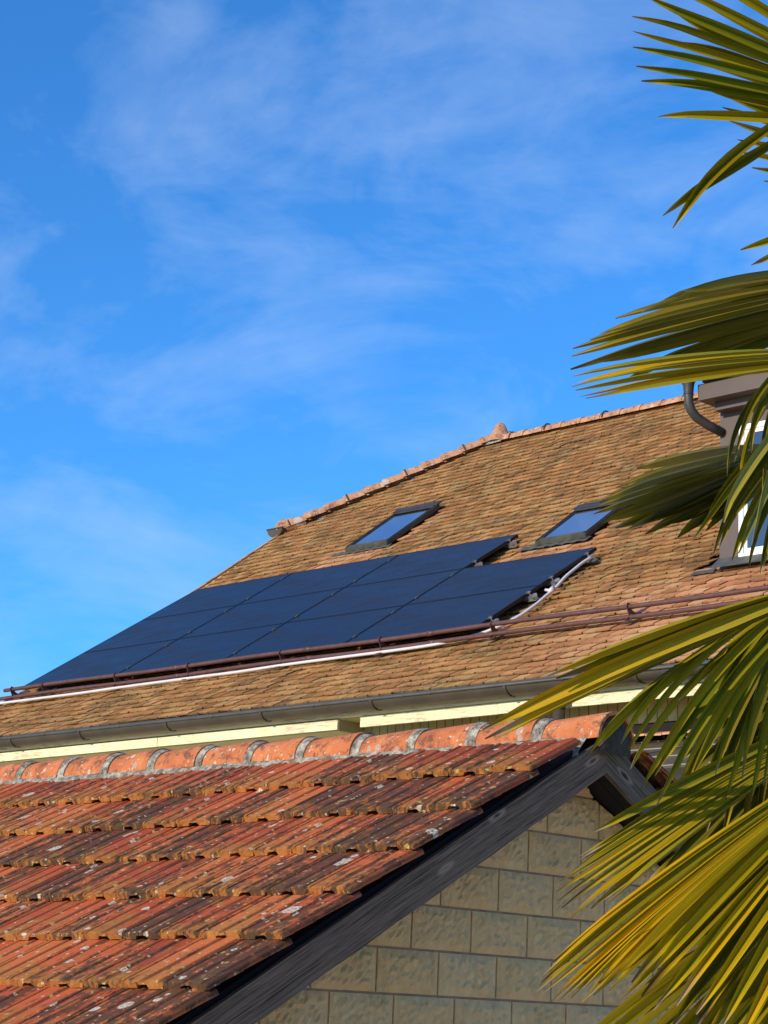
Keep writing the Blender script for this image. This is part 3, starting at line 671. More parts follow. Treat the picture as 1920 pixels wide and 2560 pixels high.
# ------------------------------------------------------------------ white conduit
cp = [(-.9, -.20, .05), (-.35, -.23, .05), (-.15, -.25, .05), (.84, -.265, .055), (1.5, -.25, .05), (2.17, -.245, .055), (3.48, -.215, .05), (4.3, -.22, .052), (4.96, -.195, .055), (5.86, -.17, .05), (6.54, -.17, .05), (7.18, -.15, .05), (7.55, -.06, .05), (7.74, .04, .05), (7.88, .2, .06), (7.93, .40, .06), (7.92, .66, .06), (7.87, .93, .06), (7.86, 1.10, .07), (7.80, 1.35, .085), (7.77, 1.56, .09), (7.74, 1.8, .09), (7.72, 2.02, .07)]
def smooth_path(P, n=5):
    P = [Vector(p) for p in P]; o = []
    for i in range(len(P)-1):
        a, b_, c, d = P[max(i-1, 0)], P[i], P[i+1], P[min(i+2, len(P)-1)]
        for k in range(n):
            t = k/n; o.append(.5*((2*b_)+(c-a)*t+(2*a-5*b_+4*c-d)*t*t+(3*b_-a-3*c+d)*t*t*t))
    o.append(P[-1]); return o
b = MB(); b.tube(smooth_path([RP(u, s_, h-.015) for u, s_, h in cp]), .0165, 10)
b.tube([RP(7.875, .98, .06), RP(7.86, 1.06, .065)], .026, 10); b.tube([RP(7.87, 1.0, .06), RP(7.79, 1.02, .07)], .016, 8)
o = b.build('conduit', 'cable_white', None, smooth=True); o.location = HO; o.rotation_euler = (0, 0, HA)
tag(o, 'white conduit snaking below the solar panels and up their right side', 'conduit')

# ------------------------------------------------------------------ canopy beside the house
cn = empty('glass_canopy', HO, HA)
tag(cn, 'brownish glass lean-to roof with thin silver bars behind the garage gable', 'canopy')
def CPn(u, t, h=0): return Vector((u, -.62-2.6*t, 4.02-.62*t+h))
b = MB(); b.obox(CPn(10.0, 0), (4.6, 0, 0), CPn(0, 1)-CPn(0, 0), (0, 0, .012)); b.build('glazing', 'canopy_glass', cn)
for t_ in (.02, .34, .66, .98):
    b = MB(); b.obox(CPn(10.0, t_, .013), (4.6, 0, 0), CPn(0, .004)-CPn(0, 0), (0, 0, .008)); b.build('glazing_bar', 'canopy_frame', cn)
for u in (10.0, 11.5, 13.0, 14.55):
    b = MB(); b.obox(CPn(u, 0, .022), (.015, 0, 0), CPn(0, 1)-CPn(0, 0), (0, 0, .012)); b.build('rafter_bar', 'canopy_frame', cn)
b = MB()
for k in range(26):
    b.obox((9.95+k*.18, -.60, 4.10), (.172, 0, rnd.uniform(-.006, .006)), (0, -.26, -.055), (0, .006, .016), (rnd.random(), 0, .5))
b.build('tile_edge', 'mossy_terracotta', cn)
for u in (10.1, 14.5):
    b = MB(); b.box(u, u+.06, -3.18, -3.12, GZ, 3.40); b.build('post', 'canopy_frame', cn)

# ------------------------------------------------------------------ GARAGE  (local x = towards the viewer's right along the ridge = -a, y = n along the gable, z)
GA = R(-44.55996508)
GO = Vector((0.62547291, 10.14781147, GZ))
garage = empty('garage', GO, GA)
tag(garage, 'low garage of pale split-face blocks with a lichen-covered red tiled roof', 'garage')
GP = R(29.3); NA = .47; TP = math.tan(GP)
def GZt(n): return 2.11+(min(n, 2*NA-n)+1.282)*TP     # bottom plane of the tile fronts
# wall of blocks
def build_wall():
    import bmesh
    b = MB(); b.box(-6.2, -.012, -3.1, 4.04, GZ, 3.1, mi=1)
    offs = {13: .484, 12: .327, 11: .19, 10: -.018, 9: .198, 8: -.016}
    for k in range(-6, 16):
        z0 = .118+.2*(k)+.0055; z1 = z0+.189
        if z1 < GZ: continue
        of = offs.get(k, rnd.choice((.2, 0, .1)))
        n0 = of-.4*9
        while n0 < 4.0:
            w_ = .4; a0, a1 = n0+.0055, n0+w_-.0055
            top = min(GZt(a0), GZt(a1))
            if a1 > -3.1 and a0 < 4.0 and z0 < max(GZt(a0), GZt(a1), GZt((a0+a1)/2))+.1:
                NX, NZ = 20, 10; r_ = rnd.random(); grid = []; tx, tz = rnd.gauss(0, .004), rnd.gauss(0, .004)
                for j in range(NZ+1):
                    rr = []
                    for i in range(NX+1):
                        e = min(i, NX-i, 3)/3; e2 = min(j, NZ-j, 2)/2; d = min(e, e2)
                        ji = rnd.uniform(-.004, .004) if 0 < i < NX else 0; jj = rnd.uniform(-.004, .004) if 0 < j < NZ else 0
                        h = .003+(.008+rnd.uniform(0, .013)+tx*(i/NX-.5)+tz*(j/NZ-.5))*d
                        rr.append((h, a0+(a1-a0)*i/NX+ji, z0+(z1-z0)*j/NZ+jj))
                    grid.append(rr)
                b.sheet(grid, (r_, 0, 0))
                # edges down into the joint
                per = [grid[0][i] for i in range(NX+1)]+[grid[j][NX] for j in range(1, NZ+1)]+[grid[NZ][i] for i in range(NX-1, -1, -1)]+[grid[j][0] for j in range(NZ-1, 0, -1)]
                n_ = len(per); b.add(per+[(-.014, p[1], p[2]) for p in per], [(i, n_+i, n_+(i+1) % n_, (i+1) % n_) for i in range(n_)], (r_, 0, 0))
            n0 += w_
    o = b.build('wall', ['split_face_block', 'mortar_joint'], garage)
    bm = bmesh.new(); bm.from_mesh(o.data)
    for sgn in (1, -1):
        # keep what lies under the soffit plane
        nrm = Vector((0, -sgn*math.sin(GP), math.cos(GP)))
        p0 = Vector((0, NA, 2.842-GZ))
        bmesh.ops.bisect_plane(bm, geom=bm.verts[:]+bm.edges[:]+bm.faces[:], plane_co=p0, plane_no=nrm, clear_outer=True)
    bm.to_mesh(o.data); bm.free()
build_wall()
# barge boards: local X of each object runs along the board
def barge(sgn, name, mat):
    a = GP*sgn
    Lb = 4.35
    # board spans from the apex (n=NA) outward; build in board space then place
    b = MB()
    d = .156; t = .03
    x1 = 0; ta = math.tan(GP)
    if sgn > 0:   # left board: x from -L to 0 ; mitred end
        vs = [(-Lb, 0, 0), (-Lb, 0, -d), (d*0+ta*d, 0, -d), (0, 0, 0)]
        vs[2] = (-ta*d, 0, -d)
    else:
        vs = [(0, 0, 0), (ta*d, 0, -d), (Lb, 0, -d), (Lb, 0, 0)]
    # subdivide along the length for a slightly uneven lower edge
    n = 60; top = []; bot = []
    for i in range(n+1):
        f_ = i/n
        xt = vs[0][0]+(vs[3][0]-vs[0][0])*f_; xb = vs[1][0]+(vs[2][0]-vs[1][0])*f_
        w1 = 0 if i in (0, n) else .0018*math.sin(i*.9)+rnd.uniform(-.0008, .0008)
        top.append((xt, 0)); bot.append((xb, -d+w1))
    P = [(x, 0, z) for x, z in top]+[(x, 0, z) for x, z in bot]+[(x, t, z) for x, z in top]+[(x, t, z) for x, z in bot]
    m_ = n+1; fs = []
    for i in range(n):
        fs += [(m_+i, m_+i+1, i+1, i), (2*m_+i, 2*m_+i+1, 3*m_+i+1, 3*m_+i), (i, i+1, 2*m_+i+1, 2*m_+i), (3*m_+i, 3*m_+i+1, m_+i+1, m_+i)]
    fs += [(0, 2*m_, 3*m_, m_), (n, m_+n, 3*m_+n, 2*m_+n)]
    b.add(P, fs)
    # board frame: X along slope in +n direction, Y into the wall (-x local), Z up-normal
    X = Vector((0, math.cos(a), math.sin(a))); Y = Vector((-1, 0, 0)); Z = X.cross(Y)
    Z = Vector((0, -math.sin(a), math.cos(a)))
    M = Matrix((X, Y, Z)).transposed().to_4x4(); M.translation = Vector((.25, NA, 2.992-GZ))
    # X x Y must equal Z for a proper rotation: X x (-1,0,0) = (0,-sin... ) handled
    o = b.build(name, mat, garage, dz=0); o.matrix_local = M
    return o
barge(1, 'bargeboard', 'dark_weathered_wood'); ob = barge(-1, 'bargeboard', 'grey_weathered_wood'); ob['label'] = 'browner grained bargeboard on the right slope'
# soffit boards and purlin end
b = MB()
for sgn in (1, -1):
    for k in range(2):
        x0 = -.02+k*.12
        p = lambda n, x, h=0: Vector((x, NA-sgn*n, 2.992-n*TP-.125+h))
        b.add([p(0, x0+.0), p(4.0, x0), p(4.0, x0+.115), p(0, x0+.115), p(0, x0+.0, .015), p(4.0, x0, .015), p(4.0, x0+.115, .015), p(0, x0+.115, .015)], [(0,1,2,3),(7,6,5,4),(0,3,7,4),(1,5,6,2),(0,4,5,1),(3,2,6,7)])
b.build('verge_soffit', 'shaded_boards', garage)
b = MB()
for sgn in (1, -1):
    p = lambda n, x, h=0: Vector((x, NA-sgn*n, 2.992-n*TP+h))
    b.add([p(0, -6.2, .02), p(4.0, -6.2, .02), p(4.0, .20, .02), p(0, .20, .02)], [(0, 1, 2, 3) if sgn < 0 else (3, 2, 1, 0)])
    b.add([p(0, .20, .02), p(4, .20, .02), p(4, .20, -.11), p(0, .20, -.11)], [(0, 1, 2, 3)])
b.build('roof_boarding', 'shaded_boards', garage)
# tiles
TW = .2555; TL = .437; ROWN = [-.155, -.535, -.915, -1.30, -1.668, -2.055, -2.44, -2.82, -3.2]
PROF = [(0, .031), (.008, .037), (.016, .033), (.019, .026), (.024, .026), (.028, .031), (.108, .029), (.114, .022), (.124, .020), (.146, .022), (.152, .028), (.158, .031), (.228, .030), (.234, .022), (.248, .018), (.2525, .012)]
BOT = {0: 0, .010: 0, .022: 0, .030: 0, .104: 0, .113: .004, .150: .004, .160: 0}
def bot_h(x):
    if .086 <= x <= .170: return .0165 if .097 <= x <= .159 else .0
    return 0
XS = sorted(set([p[0] for p in PROF]+[.088, .099, .157, .168]))
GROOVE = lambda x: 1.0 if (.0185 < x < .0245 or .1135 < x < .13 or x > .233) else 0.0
def prof_h(x):
    for (x0, h0), (x1, h1) in zip(PROF, PROF[1:]):
        if x0 <= x <= x1: return h0+(h1-h0)*(x-x0)/(x1-x0)
    return PROF[-1][1]
def tiles(side):
    b = MB()
    for ri, n0 in enumerate(ROWN):
        xe = .30+.004*math.sin(ri*2.1)-(0 if ri % 2 else .0)
        nx = int(6.6/TW)
        # distance along slope from row front to ridge
        for k in range(nx):
            x1 = xe-k*TW; x0 = x1-TW+.002
            jz = rnd.gauss(0, .0022); jn = rnd.gauss(0, .0045); tw = rnd.gauss(0, .0045); r_ = rnd.random(); d_ = rnd.random()
            if k < 4: d_ = min(1, d_+.22)
            Lr = TL+.05 if n0 < -.3 else .40
            cs, sn = math.cos(GP), math.sin(GP)
            def pt(xx, l, h):
                nn = n0+jn+l*cs-h*sn; zz = 2.11+(n0+1.282)*TP+l*sn+h*cs
                sag = .012*math.sin(xx*.9+1.2)-(.0)
                if side < 0: nn = 2*NA-nn
                return (xx, nn, zz+sag)
            vs = []; cc = []
            ls = [0, .012, .07, .2, Lr]
            for li, l in enumerate(ls):
                for x_ in XS:
                    xx = x1-(.2545-x_) if True else 0
                    tilt = -.034*l/TL
                    ed = rnd.gauss(0, .0022) if li == 0 else 0
                    hh = prof_h(x_)+tilt+jz+tw*(x_/TW-.5)+(-.003 if li == 0 else 0)
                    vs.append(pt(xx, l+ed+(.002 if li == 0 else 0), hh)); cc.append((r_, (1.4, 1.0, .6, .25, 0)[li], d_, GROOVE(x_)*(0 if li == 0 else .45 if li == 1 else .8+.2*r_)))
            nX = len(XS)
            for x_ in XS:   # front lower edge
                vs.append(pt(x1-(.2545-x_), rnd.gauss(0, .0022), bot_h(x_)+jz*.4-.002)); cc.append((r_, 1.5, d_))
            for x_ in XS:   # under side a little back
                vs.append(pt(x1-(.2545-x_), .10, bot_h(x_)-.012)); cc.append((r_, 1, d_))
            fs = []
            for li in range(len(ls)-1):
                fs += [(li*nX+i, li*nX+i+1, (li+1)*nX+i+1, (li+1)*nX+i) for i in range(nX-1)]
            bb = len(ls)*nX
            fs += [(bb+i, bb+i+1, i+1, i) for i in range(nX-1)]
            fs += [(bb+nX+i, bb+nX+i+1, bb+i+1, bb+i) for i in range(nX-1)]
            # side flanks
            for e in (0, nX-1):
                for li in range(len(ls)-1):
                    k0 = len(vs); l0, l1 = ls[li], ls[li+1]; xx = x1-(.2545-XS[e])
                    vs += [pt(xx, l0, -.034*l0/TL-.001), pt(xx, l1, -.034*l1/TL-.004)]; cc += [(r_, .15, d_*.5)]*2
                    fs.append((li*nX+e, (li+1)*nX+e, k0+1, k0) if e == 0 else (k0, k0+1, (li+1)*nX+e, li*nX+e))
            if side < 0: fs = [f_[::-1] for f_ in fs]
            b.add(vs, fs, cc)
    return b
tiles(1).build('roof', 'weathered_red_tile', garage); tiles(-1).build('roof', 'weathered_red_tile', garage)
# ridge: tiles, mortar collars and bedding
rt = MB(); mo = MB(); x = .31; i = 0
while x > -6.0:
    L_ = .425+rnd.uniform(-.012, .012); zc = 2.968+rnd.uniform(-.007, .007); yc = NA+rnd.uniform(-.004, .004); zc2 = zc-.004
    r1 = .143; r0 = .125
    rr = []
    half_round(rt, (x-L_-.02, yc, zc2), (x, yc, zc+.003), r0, r1, (0, 0, 1), (rnd.random(), 0, 0), 1.0, 16, .018)
    half_round(mo, (x-L_-.012, yc, zc), (x-L_+.034, yc, zc), r0+.0035, r0+.008, (0, 0, 1), None, 1.06, 14, .02) if False else None
    # mortar collar closing the mouth of this tile against the next
    half_round(mo, (x-L_+rnd.uniform(.035, .06), yc+rnd.uniform(-.003, .003), zc-.001), (x-L_-.004, yc, zc), .1335, .1405, (0, 0, 1), None, 1.06, 16, .03)
    x -= L_; i += 1
rt.build('ridge_tiles', 'ridge_terracotta', garage, smooth=False)
for sgn in (1, -1):
    g_ = []
    for x in np.arange(.235, -6.1, -.035):
        k1, k2, k3 = rnd.uniform(-.006, .006), rnd.uniform(-.007, .007), rnd.uniform(-.012, .012)
        g_.append([(x, NA-sgn*(.115), 2.985), (x, NA-sgn*(.137+k1*.5), 2.975), (x, NA-sgn*(.158+k1), 2.955+k2), (x, NA-sgn*(.185+k2), 2.925+k1), (x, NA-sgn*(.205+k3), 2.895+k3*.3), (x, NA-sgn*.21, 2.86)])
    if sgn < 0: g_ = [q_[::-1] for q_ in g_]
    mo.sheet(g_)
# mortar and stone filling in the open end of the ridge
mo.build('ridge_mortar', 'lichen_mortar', garage)
eb = MB(); eb.add([(.300, NA+.119*math.cos(a), 2.958+.119*math.sin(a)) for a in np.linspace(0, math.pi, 13)]+[(.312, NA+.0, 2.99), (.30, NA+.119, 2.90), (.30, NA-.119, 2.90)], [(i, i+1, 13) for i in range(12)]+[(12, 15, 13), (15, 14, 13), (14, 0, 13)]); eb.build('ridge_end', 'dark_stone', garage)

# ------------------------------------------------------------------ PALM
GR_ = (.06, .11, .006); G_SHADE = (.010, .026, .003); YE = (.66, .42, .003); OR = (.78, .30, .004); BR = (.055, .026, .014); GY = (.50, .40, .28); PALE = (.22, .27, .02)  # the darkest green carries the shade of unlit leaf undersides
palm_base = at(2560, 1500, 4.4); palm_base.z = GZ
palm = empty('palm_tree', palm_base)
tag(palm, 'fan palm with yellowing green fronds reaching in from the right edge', 'palm tree')
crown = at(2560, 1500, 4.4)
b = MB(); hC = crown.z
tp = [Vector((0.05*math.sin(z*1.1), .04*math.cos(z), z)) for z in np.linspace(GZ, hC-.1, 24)]
b.tube(tp, [.12+.012*math.sin(i*2.9)+rnd.uniform(0, .01) for i in range(24)], 16); b.build('trunk', 'palm_fibre', palm)
def lerp3(a, b_, t): return tuple(a[i]+(b_[i]-a[i])*t for i in range(3))
def fan(hub, tips, dh, d0, d1, wmax=.034, bow=(0, -30), base=GR_, yel=.2, fold=.5, split=.35, burn=.05, seed=1, ext=None, petiole=True, wtip=.20):
    """a fan leaf: hub at pixel hub/depth dh, segment tips listed in order; depth runs from d0 to d1"""
    rr = random.Random(seed); H = at(hub[0], hub[1], dh); n = len(tips)
    T = []; Cn = []
    for i, tpx in enumerate(tips):
        d = d0+(d1-d0)*(i/(n-1) if n > 1 else 0)+rr.uniform(-.008, .008)
        tip = at(tpx[0], tpx[1], d); T.append(tip)
        if len(tpx) >= 4: dm = dh+(d-dh)*.5; Cn.append(at(tpx[2], tpx[3], dm))
        else:
            k = .55; Cn.append(at(hub[0]+(tpx[0]-hub[0])*k+bow[0], hub[1]+(tpx[1]-hub[1])*k+bow[1], dh+(d-dh)*k))
    b = MB(); NT = 18
    Hl = H-palm_base
    for i in range(n):
        ia, ib = max(i-1, 0), min(i+1, n-1)
        nb = (T[ib]-T[ia])
        ang = nb.length/max(1, (ib-ia))/max(.1, (T[i]-H).length)
        ysg = min(1, max(0, yel+rr.uniform(-.34, .30))); brn = burn*rr.uniform(.3, 1.5); wm = wmax*1.35*rr.uniform(.86, 1.1)
        bz = lambda t: H*(1-t)**2+Cn[i]*2*t*(1-t)+T[i]*t*t
        Ltot = (T[i]-H).length; vs = []; cc = []
        kink = rr.uniform(.80, .95)
        tw0 = rr.uniform(-.6, .6); bend = rr.uniform(-.16, .16); droop = rr.uniform(-.05, .16)
        for j in range(NT+1):
            t = j/NT; P = bz(t); tg = (bz(min(1, t+.02))-bz(max(0, t-.02))).normalized()
            sd = nb-tg*nb.dot(tg)
            if sd.length < 1e-5: sd = tg.orthogonal()
            sd.normalize(); nm = tg.cross(sd)
            if nm.dot(CF) > 0: nm = -nm            # ribs drop away from the viewer's side
            tw_ = tw0*max(0, t-.45)
            P = P+sd*(bend*max(0, t-.86)**1.5*.9)+Vector((0, 0, -1))*(droop*max(0, t-.80)**1.4*.6); sd2 = sd*math.cos(tw_)+nm*math.sin(tw_); nm2 = nm*math.cos(tw_)-sd*math.sin(tw_)
            rho = t*Ltot; w = min(ang*rho*1.02, wm)
            if t > .60: w *= 1-(1-wtip)*((t-.60)/.40)**2.6
            if j == NT: w *= rr.uniform(.25, .8)
            f_ = min(1.25, fold*1.9)*w*.5
            ed = rr.uniform(-.02, .02)*w
            L_ = P-sd2*w*.5+nm2*f_*.5; M_ = P-nm2*f_*.5; R_ = P+sd2*w*.5+nm2*f_*.5
            vs += [L_-palm_base, M_-palm_base, R_-palm_base]
            c0 = lerp3(base, YE, ysg*min(1, .10+t*1.0)); c0 = lerp3(c0, OR, min(1, max(0, ysg-.45)*max(0, t-.4)*3.2))
            cm = lerp3(c0, PALE, .18); ce = lerp3(c0, YE, .22)
            if t > 1-brn-.07: k = min(1, (t-(1-brn-.07))/.05); ce = lerp3(ce, YE, k*.8); 
            if t > 1-brn: k = min(1, (t-(1-brn))/.03); q = rr.random()**1.6; dc = lerp3(BR, GY, q); ce = lerp3(ce, dc, k); cm = lerp3(cm, dc, k*.85)
            cc += [(*ce, 0.0), (*cm, 1.0), (*ce, 0.0)]
        fs = []
        for j in range(NT):
            a = j*3; fs += [(a, a+1, a+4, a+3), (a+1, a+2, a+5, a+4)]
        b.add(vs, fs, cc)
    fr = empty('frond', (0, 0, 0)); fr.parent = palm
    bl = b.build('blade', 'palm_leaf', fr, dz=0, attr_name='col')
    if petiole:
        b = MB(); C0 = crown-palm_base; mid = (C0+Hl)/2+Vector((0, 0, .10))
        b.tube(smooth_path([C0, mid, Hl]), .010, 8); b.build('petiole', 'petiole_green', fr, dz=0)
    return fr

def arc_tips(hub, r, a0, a1, n, jit=.04, seed=0):
    q = random.Random(seed); o = []
    for i in range(n):
        a = math.radians(a0+(a1-a0)*i/(n-1)); rr = r*(1+q.uniform(-jit, jit)); o.append((hub[0]-rr*math.cos(a), hub[1]-rr*math.sin(a)))
    return o
# 1 top right, lit from below
fan((2389, 329), [(1800, -420), (1740, -330), (1690, -210), (1665, -120), (1640, -55), (1612, -5), (1583, 22), (1579, 74), (1582, 109), (1589, 158), (1604, 191), (1644, 286)], 4.0, 3.80, 4.0, wmax=.0145, bow=(0, -16), yel=.22, fold=.55, burn=.04, seed=3)
fan((2560, 560), [(1830, 60), (1815, 140), (1796, 233), (1805, 264), (1824, 307), (1842, 343), (1851, 380), (1880, 420), (1910, 456), (1935, 520)], 4.5, 4.3, 4.3, wmax=0.015, bow=(0, -20), yel=.3, fold=.5, seed=4)
# 2 two dark drooping tips, 3 grey one
fan((2300, 150), [(1657, 528, 1850, 400), (1687, 563, 1830, 300)], 4.15, 3.8, 3.8, wmax=0.015, base=G_SHADE, yel=.03, fold=.6, seed=5)
fan((2150, 250), [(1828, 668, 1885, 520)], 4.1, 3.85, 3.85, wmax=0.011, base=(.13, .17, .09), yel=.0, fold=.4, seed=6)
fan((2300, 520), [(1851, 628), (1880, 661)], 4.3, 4.1, 4.1, wmax=0.014, bow=(0, -30), yel=.35, burn=.12, seed=7)
# 4 big fan, its underside shade put into the green
fan((2330, 690), [(1657, 748, 1950, 640), (1597, 775, 1930, 655), (1547, 792, 1920, 672), (1501, 825, 1910, 690), (1476, 846, 1900, 705), (1438, 867, 1890, 722), (1430, 886, 1885, 745), (1426, 917, 1880, 770), (1500, 905, 1880, 790), (1560, 935, 1880, 815), (1640, 900, 1890, 830), (1700, 930, 1900, 850)], 4.75, 3.90, 4.45, wmax=0.0235, base=G_SHADE, yel=.04, fold=.55, burn=.05, seed=8)
# 5 yellow edge-on fan
fan((2350, 890), [(1434, 934, 1870, 842), (1442, 945, 1880, 858), (1432, 950, 1880, 870), (1438, 969, 1890, 880), (1449, 986, 1890, 892), (1463, 998, 1900, 905), (1500, 985, 1900, 915)], 3.75, 3.60, 3.78, wmax=0.017, base=(.16, .17, .015), yel=.42, fold=.4, burn=.07, seed=9)
fan((2300, 850), [(1465, 1015, 1850, 915)], 4.0, 3.9, 3.9, wmax=0.016, yel=.2, burn=.08, seed=10)
# 6 hanging segments
fan((2120, 880), [(1783, 1234, 1795, 860)], 4.0, 3.7, 3.7, wmax=0.0115, yel=.18, fold=.5, burn=.08, seed=11)
fan((2140, 860), [(1807, 1253, 1865, 830)], 4.0, 3.72, 3.72, wmax=0.012, base=G_SHADE, yel=.2, fold=.5, burn=.09, seed=12)
fan((2160, 840), [(1840, 1150, 1870, 880), (1900, 1180, 1905, 900)], 4.1, 3.9, 3.9, wmax=0.01, base=G_SHADE, yel=.05, fold=.5, seed=13)
fan((2100, 930), [(1734, 1345, 1905, 1090), (1782, 1376, 1860, 1120), (1800, 1330, 1900, 1130)], 4.0, 3.62, 3.66, wmax=0.0115, base=G_SHADE, yel=.03, fold=.5, burn=.03, seed=14)
fan((2080, 930), [(1800, 1300, 1900, 1090), (1883, 1370, 1915, 1080), (1847, 1386, 1925, 1180), (1935, 1400, 1945, 1100)], 3.95, 3.58, 3.62, wmax=0.0125, base=(.15, .20, .08), yel=.06, fold=.35, burn=.05, seed=15)
# 7 mid fan, underside shade put into its colour too
f7 = [(1584, 1172, 1800, 1105), (1549, 1209, 1770, 1130), (1507, 1240, 1760, 1150), (1498, 1262, 1750, 1170), (1486, 1280, 1750, 1190), (1497, 1297, 1760, 1205), (1512, 1303, 1770, 1215), (1537, 1322, 1780, 1228), (1575, 1318, 1800, 1236), (1614, 1326, 1815, 1240), (1650, 1322, 1830, 1245), (1691, 1334, 1850, 1245), (1730, 1322, 1870, 1240), (1765, 1318, 1885, 1235), (1800, 1290, 1900, 1230)]
fan((2010, 1110), f7, 4.75, 3.85, 4.35, wmax=0.021, base=G_SHADE, yel=.10, fold=.5, burn=.05, seed=16)
# 8 big yellow arching fan
fan((2180, 1430), [(1367, 1687, 1800, 1500), (1390, 1700, 1790, 1520), (1204, 1825, 1640, 1590), (1215, 1838, 1660, 1610), (1240, 1835, 1680, 1620), (1290, 1810, 1700, 1625)], 3.7, 3.80, 3.95, wmax=0.024, base=(.15, .16, .015), yel=.40, fold=.45, burn=.07, seed=17)
fan((2120, 1440), [(1471, 1877, 1640, 1640), (1500, 1860, 1660, 1630), (1549, 1845, 1690, 1600), (1566, 1880, 1740, 1560), (1574, 1926, 1700, 1640), (1608, 1968, 1800, 1560), (1639, 2017, 1800, 1640), (1697, 1757, 1830, 1560), (1694, 1965, 1850, 1580), (1743, 1923, 1850, 1640)], 4.0, 3.75, 3.9, wmax=0.0145, base=GR_, yel=.22, fold=.5, burn=.05, seed=18)
fan((2090, 1430), [(1660, 1913, 1790, 1650), (1758, 1841, 1850, 1540), (1784, 1939, 1870, 1600), (1820, 1990, 1890, 1650), (1855, 1945, 1890, 1560), (1880, 2010, 1925, 1600), (1915, 1960, 1940, 1600)], 4.05, 3.9, 4.0, wmax=0.0145, base=GR_, yel=.12, fold=.5, burn=.05, seed=19)
fan((2080, 1440), [(1640, 1930, 1760, 1640), (1700, 2010, 1800, 1650), (1735, 2060, 1840, 1680), (1770, 2080, 1850, 1690), (1810, 2090, 1870, 1700), (1850, 2110, 1900, 1700), (1890, 2100, 1920, 1700), (1930, 2120, 1940, 1700)], 4.4, 4.3, 4.4, wmax=0.018, base=G_SHADE, yel=.02, fold=.5, burn=.03, seed=20)
# 9A upper of the low fans
fan((2280, 1700), [(1487, 2080), (1463, 2133), (1450, 2146), (1438, 2159), (1430, 2168), (1425, 2178), (1412, 2190), (1399, 2202), (1394, 2215), (1397, 2230), (1396, 2248), (1402, 2268), (1423, 2282), (1450, 2272), (1478, 2271), (1515, 2255)], 4.2, 4.08, 4.02, wmax=0.018, bow=(10, -45), base=(.09, .13, .015), yel=.30, fold=.45, burn=.06, seed=21)
# 9B main yellow fan
fan((2330, 1760), [(1380, 2406), (1362, 2428), (1349, 2447), (1342, 2462), (1347, 2480), (1360, 2488), (1375, 2492), (1388, 2499), (1399, 2501), (1412, 2498), (1427, 2493), (1450, 2480), (1472, 2465), (1498, 2462), (1539, 2443), (1580, 2450), (1629, 2435), (1651, 2506), (1690, 2500), (1745, 2533), (1800, 2570), (1850, 2600), (1900, 2640), (1960, 2660)], 4.0, 3.80, 3.66, wmax=.020, bow=(-10, -60), base=(.09, .11, .004), yel=.62, fold=.66, burn=.05, seed=22)
# C lowest
fan((2260, 2060), [(1400, 2650), (1440, 2660), (1480, 2680), (1520, 2700), (1570, 2720), (1620, 2740), (1680, 2760), (1740, 2780), (1800, 2800), (1860, 2820), (1930, 2830)], 4.25, 4.2, 4.0, wmax=0.022, bow=(-10, -40), base=G_SHADE, yel=.28, fold=.5, burn=.03, seed=23)
# inner leaves behind, the crown's inner shade put into their green
fan((2100, 1780), arc_tips((2100, 1780), 560, -100, -38, 14, .1, 2), 4.6, 4.6, 4.7, wmax=0.022, bow=(-10, -30), base=G_SHADE, yel=.02, fold=.5, seed=24)
fan((2060, 1950), arc_tips((2060, 1950), 520, -95, -30, 14, .12, 3), 4.7, 4.7, 4.8, wmax=0.022, bow=(-10, -30), base=G_SHADE, yel=.05, fold=.5, seed=25)
fan((2120, 1650), arc_tips((2120, 1650), 470, -80, -20, 13, .1, 4), 4.8, 4.9, 4.8, wmax=0.022, bow=(-10, -30), base=G_SHADE, yel=.05, fold=.5, seed=26)
fan((2080, 2250), arc_tips((2080, 2250), 480, -70, 5, 14, .1, 5), 4.75, 4.8, 4.8, wmax=0.022, bow=(-10, -30), base=G_SHADE, yel=.08, fold=.5, seed=27)
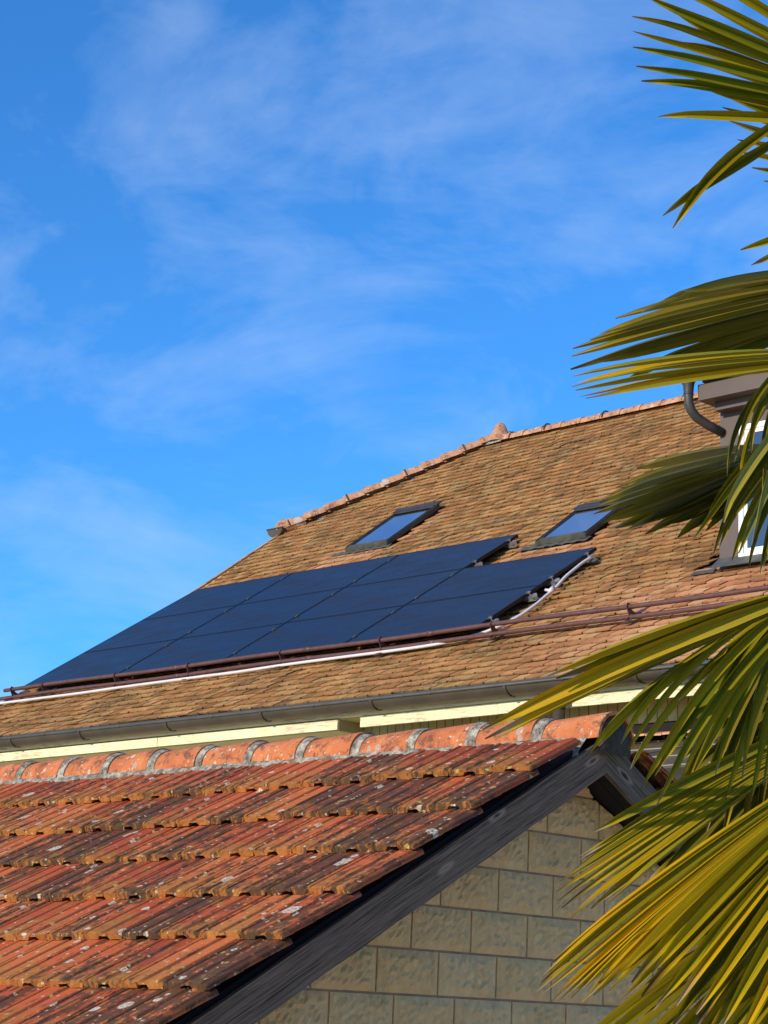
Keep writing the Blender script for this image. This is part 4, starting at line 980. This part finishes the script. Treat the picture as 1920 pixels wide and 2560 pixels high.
# more hanging segments in front of the dormer and along the right edge
fan((2090, 900), [(1815, 1180, 1835, 930), (1850, 1225, 1868, 960), (1872, 1120, 1885, 930), (1905, 1240, 1912, 960)], 4.55, 3.95, 4.00, wmax=.013, base=G_SHADE, yel=.08, fold=.5, seed=31)
fan((2140, 1000), [(1760, 1300, 1900, 1060), (1795, 1360, 1905, 1090), (1830, 1395, 1915, 1120), (1868, 1405, 1925, 1150), (1905, 1430, 1940, 1150), (1935, 1440, 1960, 1160)], 4.3, 4.05, 4.1, wmax=.015, base=G_SHADE, yel=.04, fold=.5, seed=32)
fan((2160, 1050), [(1830, 1290, 1960, 1120), (1860, 1330, 1960, 1140), (1885, 1300, 1965, 1140), (1915, 1350, 1970, 1150)], 4.70, 4.20, 4.20, wmax=.014, base=(.13, .18, .07), yel=.05, fold=.4, seed=33)
fan((2380, 360), [(1700, -30), (1690, 40), (1702, 92), (1720, 140), (1735, 190), (1760, 225)], 4.15, 4.0, 4.15, wmax=.016, bow=(0, -20), base=G_SHADE, yel=.12, fold=.6, burn=.03, seed=34)
# second tier of narrow segments between the ribs of the low yellow leaf
fan((2330, 1790), [(1420, 2470), (1450, 2500), (1490, 2490), (1525, 2480), (1560, 2500), (1600, 2490), (1640, 2530), (1680, 2560), (1720, 2580), (1770, 2600), (1830, 2640), (1890, 2680)], 4.12, 4.02, 3.9, wmax=.022, bow=(-10, -50), base=G_SHADE, yel=.10, fold=.5, burn=.06, seed=35)
fan((2250, 1620), [(1560, 2110), (1590, 2160), (1640, 2190), (1690, 2200), (1740, 2190), (1790, 2170), (1850, 2150), (1900, 2130)], 4.5, 4.4, 4.5, wmax=.022, bow=(0, -40), base=G_SHADE, yel=.10, fold=.5, seed=36)
fan((2200, 1560), [(1690, 1960), (1730, 1990), (1770, 2020), (1810, 2040), (1850, 2050), (1890, 2050), (1930, 2040)], 4.5, 4.45, 4.5, wmax=.020, bow=(0, -20), base=G_SHADE, yel=.05, fold=.5, seed=37)
# the rest of the crown, outside the picture on the right
for i, (hx, hy, a0, a1, dd) in enumerate([(2950, 900, 110, 250, 4.4), (3050, 1500, 120, 250, 4.5), (2900, 2000, 170, 290, 4.6), (2700, 600, 60, 150, 4.7), (2650, 1300, 100, 240, 5.1), (2800, 1900, 200, 300, 4.0)]):
    fan((hx, hy), arc_tips((hx, hy), 620, a0, a1, 22, .06, 40+i), dd, dd+.1, dd-.1, wmax=.026, bow=(0, -40), base=GR_, yel=.15, fold=.5, seed=60+i)
